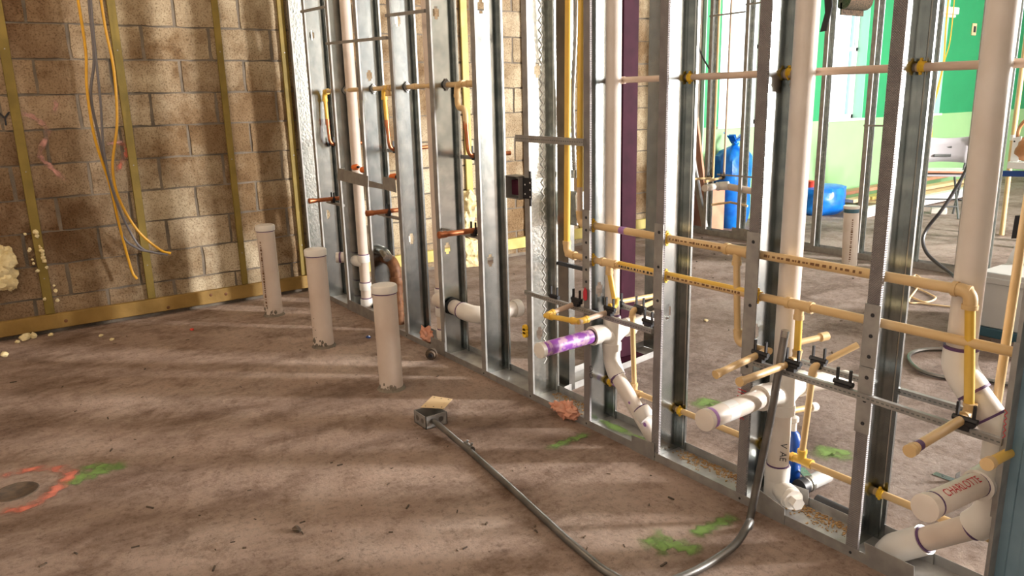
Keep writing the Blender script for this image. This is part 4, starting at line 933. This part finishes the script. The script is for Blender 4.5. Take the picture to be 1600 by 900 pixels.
# flexible conduit and box behind the stud
t = thing('flexible_conduit', 'ribbed metal flex conduit ending in a small box behind the stud', 'conduit', (2.95, .25, .95))
pth = [PY(x, y, .20) for x, y in ((902, -60), (899, 60), (895, 160), (897, 240), (898, 268))]
pts = spline(pth, 14); sub(B().tube(pts, [.011 if i % 2 else .0085 for i in range(len(pts))], 10), 'conduit_hose', 'galv_dark', t); ring(t, pts[-1]+V((0, 0, -.01)), Z_, .016, .035, 'galv_pale', 'connector')
q = PY(900, 325, .20); B().box(q+V((-.025, -.02, -.075)), q+V((.025, .03, .075))).build('outlet_box', 'galv_pale', t, origin=world_origin(t), bevel=.003)

# ================================================================== FAR STUD FRAME (parallel, 4 m behind)
YF = 3.95; DF = .092
far = thing('far_partition', 'far steel stud frame in front of the green wall', 'stud wall', (0, YF, 0))
fstud = [.10, .335, .745, 1.15, 1.545, 1.955, 2.41, 2.76, 2.935]
for x in fstud: stud(far, x, YF, DF, .036, m='galv_pale', flange='galv_dark', screws=False)
for z0, zl in ((.001, .05),):
    xa, xb = .04, 3.05; y0, y1 = YF-.003, YF+DF+.003
    sheet('bottom_track', [[(xa, y0, z0), (xb, y0, z0), (xb, y1, z0), (xa, y1, z0)], [(xa, y0, z0), (xb, y0, z0), (xb, y0, zl), (xa, y0, zl)], [(xa, y1, z0), (xb, y1, z0), (xb, y1, zl), (xa, y1, zl)]], 'galv_dark', far)
b = B(); b.box((.70, YF-.006, .0), (.99, YF-.004, .11)); sub(b, 'track_leg', 'galv_dark', far, smooth=False)
for xa, xb, z in ((.335, .745, 2.06), (.745, .93, 2.12), (1.955, 2.2, 1.08), (.5, .745, .60), (.745, .93, .60), (2.2, 2.41, 1.98)): rail(xa, xb, z, YF-.008, .014, .01, par=far)
b = B(); b.beam((.06, YF+.04, 1.0), (.33, YF+.04, .06), .035, .05); sub(b, 'brace', 'galv_dark', far, smooth=False)
def yf(l, Y): return [PY(x, y, Y) for x, y in l]
t = thing('supply_pipe', 'thin tan riser pipe in the far frame ending at a stub', 'pipe', PY(1114, 280, YF+.02)); pipe(t, [PY(1126, -40, YF+.03), PY(1114, 278, YF+.03)], .0115, 'cpvc', n=10); pipe(t, [PY(1114, 278, YF+.03), PY(1082, 280, YF-.35)], .012, 'cpvc', n=10); sub(bracket(t, PY(1109, 276, YF-.01)), 'bracket', 'black', t)
t = thing('supply_pipe', 'dark thin riser pipe crossing the first window in the far frame', 'pipe', PY(1133, 278, YF+.02)); pipe(t, [PY(1145, -40, YF+.03), PY(1131, 278, YF+.03)], .011, 'cpvc_p', n=10); pipe(t, [PY(1131, 277, YF+.03), PY(1102, 284, YF-.3)], .012, 'cpvc', n=10); sub(bracket(t, PY(1129, 276, YF-.01)), 'bracket', 'black', t)
t = thing('drain_branch', 'horizontal white drain branch with tee in the far frame', 'pipe', PY(1130, 292, YF)); 
pipe(t, [PY(1101, 294, YF-.25), PY(1126, 290, YF+.04)], .033, 'pvc', n=16); sub(B().tube([PY(1120, 291, YF), PY(1138, 290, YF+.04)], .042, 16), 'tee', 'pvc_fit', t); pipe(t, [PY(1134, 291, YF+.05), PY(1178, 299, YF+.05)], .033, 'pvc_dirty', n=16); ring(t, PY(1122, 291, YF), V((.1, 1, 0)), .0425, .012, 'purple')
t = thing('stub_pipe', 'thin cream stub low in the far frame', 'pipe', PY(1130, 318, YF)); pipe(t, [PY(1112, 320, YF-.1), PY(1141, 316, YF+.05), PY(1168, 322, YF+.05)], .011, 'cpvc', n=10)
fs = thing('pipe_stub', 'capped pipe stub with blue glue ring in front of the far frame', 'pipe', (2.085, 3.67, 0), None); pp = pipe(fs, [(2.09, 3.67, 0), (2.07, 3.67, .455)], .057, 'pvc', n=28); sub(B().lathe((2.07, 3.67, .475), Z_, [(-.022, .060), (-.004, .061), (0, .057), (0, .001)], 28), 'cap', 'pvc_fit', fs); ring(fs, (2.071, 3.67, .44), Z_, .0585, .035, 'teal', 'glue_line'); dashes(pp, (2.085, 3.67, .02), Z_, .058, 0, .36, 'inkbrown', ang=.6, h=.008, seed=6)

# ================================================================== FAR ROOM
def bag(label, c, rx, ry, h, seed, knot=True):
    from mathutils import noise
    t = thing('plastic_bag', label, 'bag', c); b = B(); n = 28; prof = []
    K = 16; vs = []; fs = []
    for i in range(K+1):
        f = i/K; r = (math.sin(min(1, f*5)*math.pi/2)*.25+.75)*(1 if f < .88 else math.cos((f-.88)/.12*math.pi/2)*.85+.15)
        for k in range(n):
            a = 2*math.pi*k/n; w_ = 1+.10*noise.noise(V((math.cos(a)*1.5, math.sin(a)*1.5, f*3+seed)))+.05*math.sin(a*9+seed+f*3)*(f > .6)
            vs.append(V(c)+V((math.cos(a)*rx*r*w_, math.sin(a)*ry*r*w_, h*f)))
    for i in range(K):
        for k in range(n): fs.append((i*n+k, i*n+(k+1) % n, (i+1)*n+(k+1) % n, (i+1)*n+k))
    fs.append(tuple(range(n-1, -1, -1))); fs.append(tuple(K*n+k for k in range(n))); b.add(vs, fs); sub(b, 'bag_body', 'bluebag', t)
    if knot:
        b = B(); q = V(c)+V((0, 0, h)); b.tube([q-V((0, 0, .06)), q, q+V((.02, 0, .03))], [rx*.18, .03, .035], 10)
        for k in range(5): a = k*1.25; b.beam(q+V((0, 0, .02)), q+V((math.cos(a)*.11, math.sin(a)*.11, .10+.03*(k % 2))), .07, .008)
        sub(b, 'tied_neck', 'bluebag', t)
    return t
bag('tall blue plastic bag tied at the top under the first window', (.24, 4.50, 0), .17, .19, .84, 1)
bag('small blue plastic bag slumped beside the lumber pile', (.34, 5.95, 0), .22, .30, .34, 3, False)
q = FL(1262, 300); t = thing('red_cup', 'red plastic cup on the small blue bag', 'cup', (.32, 5.74, .28)); B().lathe((.32, 5.74, .28), (.1, 0, 1), [(0, .04), (.1, .05), (.1, .045)], 14).build('cup', 'red', t); B().lathe((.33, 5.74, .375), (.1, 0, 1), [(0, .052), (.01, .052)], 14).build('rim', 'red', t)
# lumber pile
LG = 'planks in the lumber pile by the green wall'
labs = ['bottom front plank of the lumber pile', 'bottom rear plank of the lumber pile', 'second-layer plank of the lumber pile, front', 'second-layer plank of the lumber pile, rear', 'top brown plank of the lumber pile', 'short offcut resting on the lumber pile', 'middle-layer plank poking out leftmost']
pl = [((.75, 6.55, .02), (.62, 9.6, .02), 'pine'), ((.55, 6.45, .02), (.42, 9.6, .02), 'pine'), ((.62, 6.5, .075), (.5, 9.5, .075), 'pine'), ((.40, 6.6, .075), (.3, 9.5, .075), 'pine'), ((.28, 6.3, .18), (.2, 9.4, .20), 'brownwood'), ((.5, 6.6, .13), (.46, 7.2, .13), 'yellowwood'), ((.48, 6.25, .125), (.4, 9.2, .125), 'pine')]
for (a, c, m), lb in zip(pl, labs): props(B().beam(a, c, .13, .04).build('plank', m, bevel=.003), lb, 'plank', LG)
props(B().beam((.82, 5.85, .05), (.78, 9.0, .08), .10, .10).build('trim_board', 'whitepaint', bevel=.004), 'white painted board lying in front of the lumber pile', 'board')
# brown panels by the tall bag
props(B().box((.285, 4.10, 0), (.31, 4.30, .45)).build('board_panel', 'brownwood', bevel=.003), 'upright brown board beside the tall blue bag', 'board')
props(B().box((.06, 4.07, 0), (.08, 4.24, .44)).build('board_panel', 'brownwood', bevel=.003), 'brown board standing behind the far frame corner', 'board')
props(B().beam((.22, 4.16, .0), (.06, 4.10, 1.12), .03, .07).build('leaning_plank', 'brownwood', bevel=.003), 'reddish plank leaning against the green wall', 'plank')
props(B().blob(FL(1140, 344)+V((0, 0, .02)), (.05, .04, .025), .6, 4, 2).build('yellow_scrap', 'yellow'), 'yellow scrap on the floor behind the far frame', 'scrap')
# folding chair
ch = thing('folding_chair', 'grey plastic folding chair facing away near the lumber pile', 'chair', (1.3, 6.4, 0))
def cp_(x, y, d): r = ray(x, y); return CAM + r*(d/F_PX)
dC = 8.55
A = lambda x, y, dd=0: cp_(x, y, dC+dd)
# local frame: u to the right in the photograph (along the chair's width), back leans to the viewer
u = V((.80, .60, 0)).normalized(); fwd = V((-.60, .80, 0)).normalized(); base = FL(1466, 341)
W = .42
def ck(a, f, z): return base + u*a + fwd*f + V((0, 0, z))
b = B(); rows = []; n = 12
for j, (z, f) in enumerate(((.60, .02), (.68, .0), (.78, -.03), (.845, -.045))):
    rows.append([ck((i/n-.5)*W*1.02, f + .05*(1-((i/n-.5)*2)**2) , z + .02*(((i/n-.5)*2)**2)*(1 if j > 1 else -.6)) for i in range(n+1)])
vs = [p for r_ in rows for p in r_]; fsx = []
for j in range(3):
    for i in range(n):
        fsx.append((j*(n+1)+i, j*(n+1)+i+1, (j+1)*(n+1)+i+1, (j+1)*(n+1)+i))
b.add(vs, fsx); bk = sub(b, 'backrest', 'greychair', ch); md = bk.modifiers.new('thickness', 'SOLIDIFY'); md.thickness = .018; md.offset = 0
for z in (.665, .755):
    b = B(); o_ = [ck(-.10+.16*i/4, .022+.012*math.sin(i/4*3.1), z) for i in range(5)]; b.tube(o_, .014, 8); sub(b, 'grip_recess', 'greytube', bk)
b = B(); b.prism([ck(-W/2, .03, .44), ck(W/2, .03, .44), ck(W/2-.01, .42, .455), ck(-W/2+.01, .42, .455)], (0, 0, .025)); sub(b, 'seat', 'greychair', ch, bevel=.006)
for s in (-1, 1):
    sub(B().tube([ck(s*W/2, -.06, .86), ck(s*W/2, .12, .46), ck(s*W/2, .36, .0)], .012, 10), 'leg', 'greytube', ch)
    sub(B().tube([ck(s*(W/2-.03), .36, .45), ck(s*(W/2-.03), -.05, .0)], .012, 10), 'leg', 'greytube', ch)
sub(B().tube([ck(-W/2, .28, .17), ck(W/2, .28, .17)], .009, 8), 'stretcher', 'greytube', ch); sub(B().tube([ck(-W/2+.03, .05, .12), ck(W/2-.03, .05, .12)], .009, 8), 'stretcher', 'greytube', ch)
sb = thing('white_board', 'white board with reddish edge resting on the folding chair seat', 'board', ck(.05, .2, .49))
b = B(); b.prism([ck(-.17, .02, .482), ck(.32, -.02, .482), ck(.30, .38, .482), ck(-.12, .36, .482)], (0, 0, .02)); sub(b, 'board_core', 'brownwood', sb, smooth=False); b = B(); b.prism([ck(-.17, .02, .5025), ck(.32, -.02, .5025), ck(.30, .38, .5025), ck(-.12, .36, .5025)], (0, 0, .003)); sub(b, 'board_face', 'whitepaint', sb, smooth=False)
# yellow cord hanging in the far room, black cord, floor cord
cable('yellow_wire', [PX(1485, -30, .17), PX(1478, 40, .17), PX(1474, 100, .17), PX(1462, 150, .15), PX(1456, 185, .4), PX(1455, 215, .6), PX(1447, 250, .8), PX(1443, 300, 1.0), FL(1436, 318)], .011, 'wire_y', 'yellow cord hanging down in front of the narrow window')
cable('tan_wire', [PX(1494, -30, .14), PX(1485, 60, .14), PX(1476, 95, .14), PX(1466, 140, .13), PX(1456, 172, .09)], .007, 'wire_y', 'thin tan cord strung beside the yellow cord')
cable('black_hose', [V((PY(1560, 0, 3.75).x, 3.75, H-.01)), PY(1560, 0, 3.75), PY(1545, 110, 3.75), PY(1538, 190, 3.7), PY(1512, 260, 3.6), PY(1490, 300, 3.55), PY(1470, 330, 3.5), PY(1450, 355, 3.5), PY(1442, 375, 3.45), PY(1448, 395, 3.4), PY(1465, 412, 3.35), PY(1486, 428, 3.3), PY(1500, 440, 3.2)], .012, 'cord', 'black hose looping down between the studs left of the right stack')
cable('black_hose', [FL(1432, 318, .012), FL(1450, 312, .012), FL(1475, 308, .01), FL(1500, 312, .01), FL(1530, 318, .01)], .012, 'cord', 'dark cord arching across the floor under the folding chair')
cable('tangled_wire', [FL(x, y, .008) for x, y in ((1380, 455), (1420, 463), (1445, 472), (1462, 466), (1450, 458), (1425, 445), (1430, 430), (1440, 440), (1420, 470), (1440, 474), (1490, 480))], .006, 'card', 'tangled tan cord lying on the floor behind the right stud')
cable('grey_hose', [FL(x, y, .011) for x, y in ((1600, 605), (1530, 592), (1480, 590), (1440, 580), (1421, 563), (1424, 552), (1445, 546), (1480, 546), (1520, 552))], .010, 'emt', 'ribbed grey conduit coiled on the floor behind the right stack')
cable('ceiling_wire', [PY(1092, -20, 2.5), PY(1091, 60, 2.5), PY(1096, 85, 2.5), PY(1108, 107, 2.5)], .006, 'black', 'thin black wire hanging against the green wall')
hb = thing('hanging_strap', 'torn black strap hanging beside the second far stud bay', 'strap', PY(1290, 20, 3.8)); b = B(); b.prism([PY(x, y, 3.8) for x, y in ((1287, -20), (1299, -20), (1300, 10), (1291, 48), (1281, 50), (1289, 20))], (0, .01, 0)); sub(b, 'strap_body', 'black2', hb, smooth=False)
# concrete lump under chair
props(B().box(FL(1466, 334)+V((-.08, -.06, 0)), FL(1466, 334)+V((.08, .06, .07)), .5).build('concrete_lump', 'plain', bevel=.01), 'pale concrete lump on the floor under the chair', 'block')
# appliance carton and leaning panel on the right
ap = thing('metal_cabinet', 'grey metal cabinet in a teal frame standing behind the right stack', 'cabinet', (3.6, 2.6, 0))
c0 = V((3.50, 2.55, 0)); 
B().box(c0+V((.03, 0, .05)), c0+V((.75, .55, .36))).build('body', 'cabinet', ap, bevel=.006)
B().box(c0+V((.02, -.012, .30)), c0+V((.76, .56, .335))).build('top_rim', 'cabinet', ap, bevel=.004)
for z0, z1 in ((.0, .05),): B().box(c0+V((-.01, -.02, z0)), c0+V((.77, .57, z1))).build('plinth', 'teal', ap, bevel=.003)
B().box(c0+V((-.012, -.03, 0)), c0+V((.02, .0, 2.6))).build('post', 'teal', ap, bevel=.003)
lp = thing('leaning_sheet', 'white panel leaning over the metal cabinet', 'panel', c0+V((.3, .3, .36)))
b = B(); b.prism([PY(x, y, 2.9) for x, y in ((1553, 448), (1590, 375), (1625, 370), (1610, 440))], (.02, .04, 0)); sub(b, 'panel', 'whitepaint', lp, smooth=False); b = B(); b.prism([PY(x, y, 2.75) for x, y in ((1552, 455), (1585, 440), (1640, 432), (1640, 475), (1552, 468))], (.02, .03, 0)); sub(b, 'flap', 'whitepaint', lp, smooth=False)
props(B().prism([PY(x, y, 3.6) for x, y in ((1586, 337), (1600, 336), (1600, 372), (1580, 373))], (0, .02, 0)).build('dark_tile', 'black', smooth=False), 'dark glossy tile leaning behind the tan riser', 'tile')
# blue trestle with white plate and leather bag
tr = thing('work_trestle', 'blue work trestle with a white punched plate at the right edge', 'trestle', (2.6, 6.0, 0)); YT = 5.6
b = B(); b.beam(PY(1566, 271, YT), PY(1690, 273, YT), .06, .05); sub(b, 'beam', 'blue', tr, bevel=.004)
pb = PY(1572, 275, YT)
for px0, px1 in ((1650, 1662), (1670, 1680)):
    a = PY(px0, 275, YT); sub(B().beam(a, V((a.x-.1, YT-.25, 0)), .04, .04), 'leg', 'blue', tr); sub(B().beam(a, V((a.x+.1, YT+.25, 0)), .04, .04), 'leg', 'blue', tr)
b = B(); b.prism([PY(x, y, YT-.05) for x, y in ((1583, 215), (1596, 213), (1590, 256), (1577, 260))], (0, .012, 0)); o = sub(b, 'punched_plate', 'whitepaint', tr, smooth=False); b = B()
for x, y in ((1585, 221), (1581, 253)): b.lathe(PY(x, y, YT-.052), (0, -1, 0), [(0, .008), (.001, .006)], 8)
sub(b, 'holes', 'ink', o)
lb = thing('leather_bag', 'brown leather tool bag standing on the blue trestle', 'bag', PY(1600, 250, YT)); b = B(); q = PY(1603, 232, YT); b.blob(q, (.09, .07, .12), .25, 2, 3); sub(b, 'bag_body', 'leather', lb); sub(B().tube(spline([q+V((-.08, 0, .05)), q+V((-.07, 0, .18)), q+V((.0, 0, .26)), q+V((.08, 0, .2))], 6), .016, 8), 'handle', 'leather', lb)
b = B().box(PY(1590, 268, YT)+V((-.05, -.1, .03)), PY(1590, 268, YT)+V((.35, .2, .09))); props(b.build('paper_stack', 'whitepaint', bevel=.004), 'stack of white sheets on the blue trestle', 'paper')
pl2 = thing('pale_post', 'slim cream pole standing at the right edge of the far room', 'pole', (2.5, 6.3, 0)); pipe(pl2, [PY(1606, 40, 5.9), PY(1583, 215, 5.9), V((PY(1575, 290, 5.9).x, 5.9, 0))], .022, 'cpvc'); ring(pl2, PY(1583, 215, 5.9), Z_, .026, .05, 'pvc_fit', 'coupling')
# behind middle stack: blue torch bottle, grey pipe with clamp, black pipe
t = thing('gas_bottle', 'blue gas bottle with brass valve standing behind the marked drain pipe', 'bottle', (3.965, .25, 0))
sub(B().lathe((3.965, .25, 0), Z_, [(0, .028), (.008, .034), (.16, .034), (.19, .022), (.2, .012)], 20), 'cylinder', 'caulk', t); sub(B().lathe((3.965, .25, .2), Z_, [(0, .012), (.03, .012), (.035, .018), (.05, .018), (.055, .006)], 12), 'valve', 'pvc_fit', t)
t = thing('clamped_pipe', 'short grey pipe with a metal clamp lying on the floor behind the track', 'pipe', FL(1270, 752)); a, c = FL(1253, 760, .03), FL(1292, 742, .03); pipe(t, [a, c], .026, 'cabinet', n=18); d_ = (c-a).normalized(); ring(t, a, d_, .029, .03, 'black', 'rubber_sleeve'); ring(t, a.lerp(c, .25), d_, .030, .012, 'galv_pale', 'clamp'); sub(B().beam(a.lerp(c, .2)+V((0, 0, .03)), a+V((-.05, .06, .03)), .03, .004), 'clamp_tail', 'galv_pale', t)
props(B().tube([FL(1276, 781, .02), FL(1400, 838, .02)], .019, 12).build('black_pipe', 'black2'), 'black plastic pipe lying along the back of the track', 'pipe')
t = thing('metal_bracket', 'small bent steel bracket on the floor behind the lettered stub', 'bracket', FL(1480, 750)); b = B(); q = FL(1482, 748); b.box(q+V((-.05, -.015, 0)), q+V((.03, .015, .002))); b.box(q+V((.028, -.015, 0)), q+V((.03, .015, .035))); sub(b, 'bracket_body', 'galv', t, smooth=False); sub(B().lathe(q+V((-.02, 0, .002)), Z_, [(0, .004), (.001, .003)], 8), 'hole', 'ink', t)

# ================================================================== LAMP AND ADDED FILL LIGHTS (out of view, under the ceiling)
def bulb(loc, power, col, label, r=.06):
    t = thing('lamp_or_fill', label, 'lamp', loc); x, y, z = loc
    sub(B().tube([(x, y, z+.06), (x, y, H)], .004, 6), 'flex', 'black', t); sub(B().lathe((x, y, z+.03), Z_, [(0, .03), (.05, .022), (.06, .01)], 14), 'socket', 'black', t)
    l = bpy.data.lights.new('lamp_light', 'POINT'); l.energy = power; l.color = col; l.shadow_soft_size = r
    o = bpy.data.objects.new('lamp_light', l); COL.objects.link(o); o.parent = t; return t
bulb((1.5, -1.7, 2.9), 40, (1, .76, .52), 'bare warm bulb hanging over the left floor near the block wall', .08)
bulb((4.0, -2.8, 3.0), 34, (1, .78, .57), 'added warm fill light hanging behind the camera', .08)  # unseen fill added for the near side
bulb((2.6, 2.2, 3.0), 8, (1, .88, .75), 'added fill light in the room behind the stud frame', .08)  # added fill, no such bulb in view
bulb((3.6, 6.5, 3.0), 6, (1, .96, .9), 'added fill light in the far room', .08)  # added out of view to lift the far room
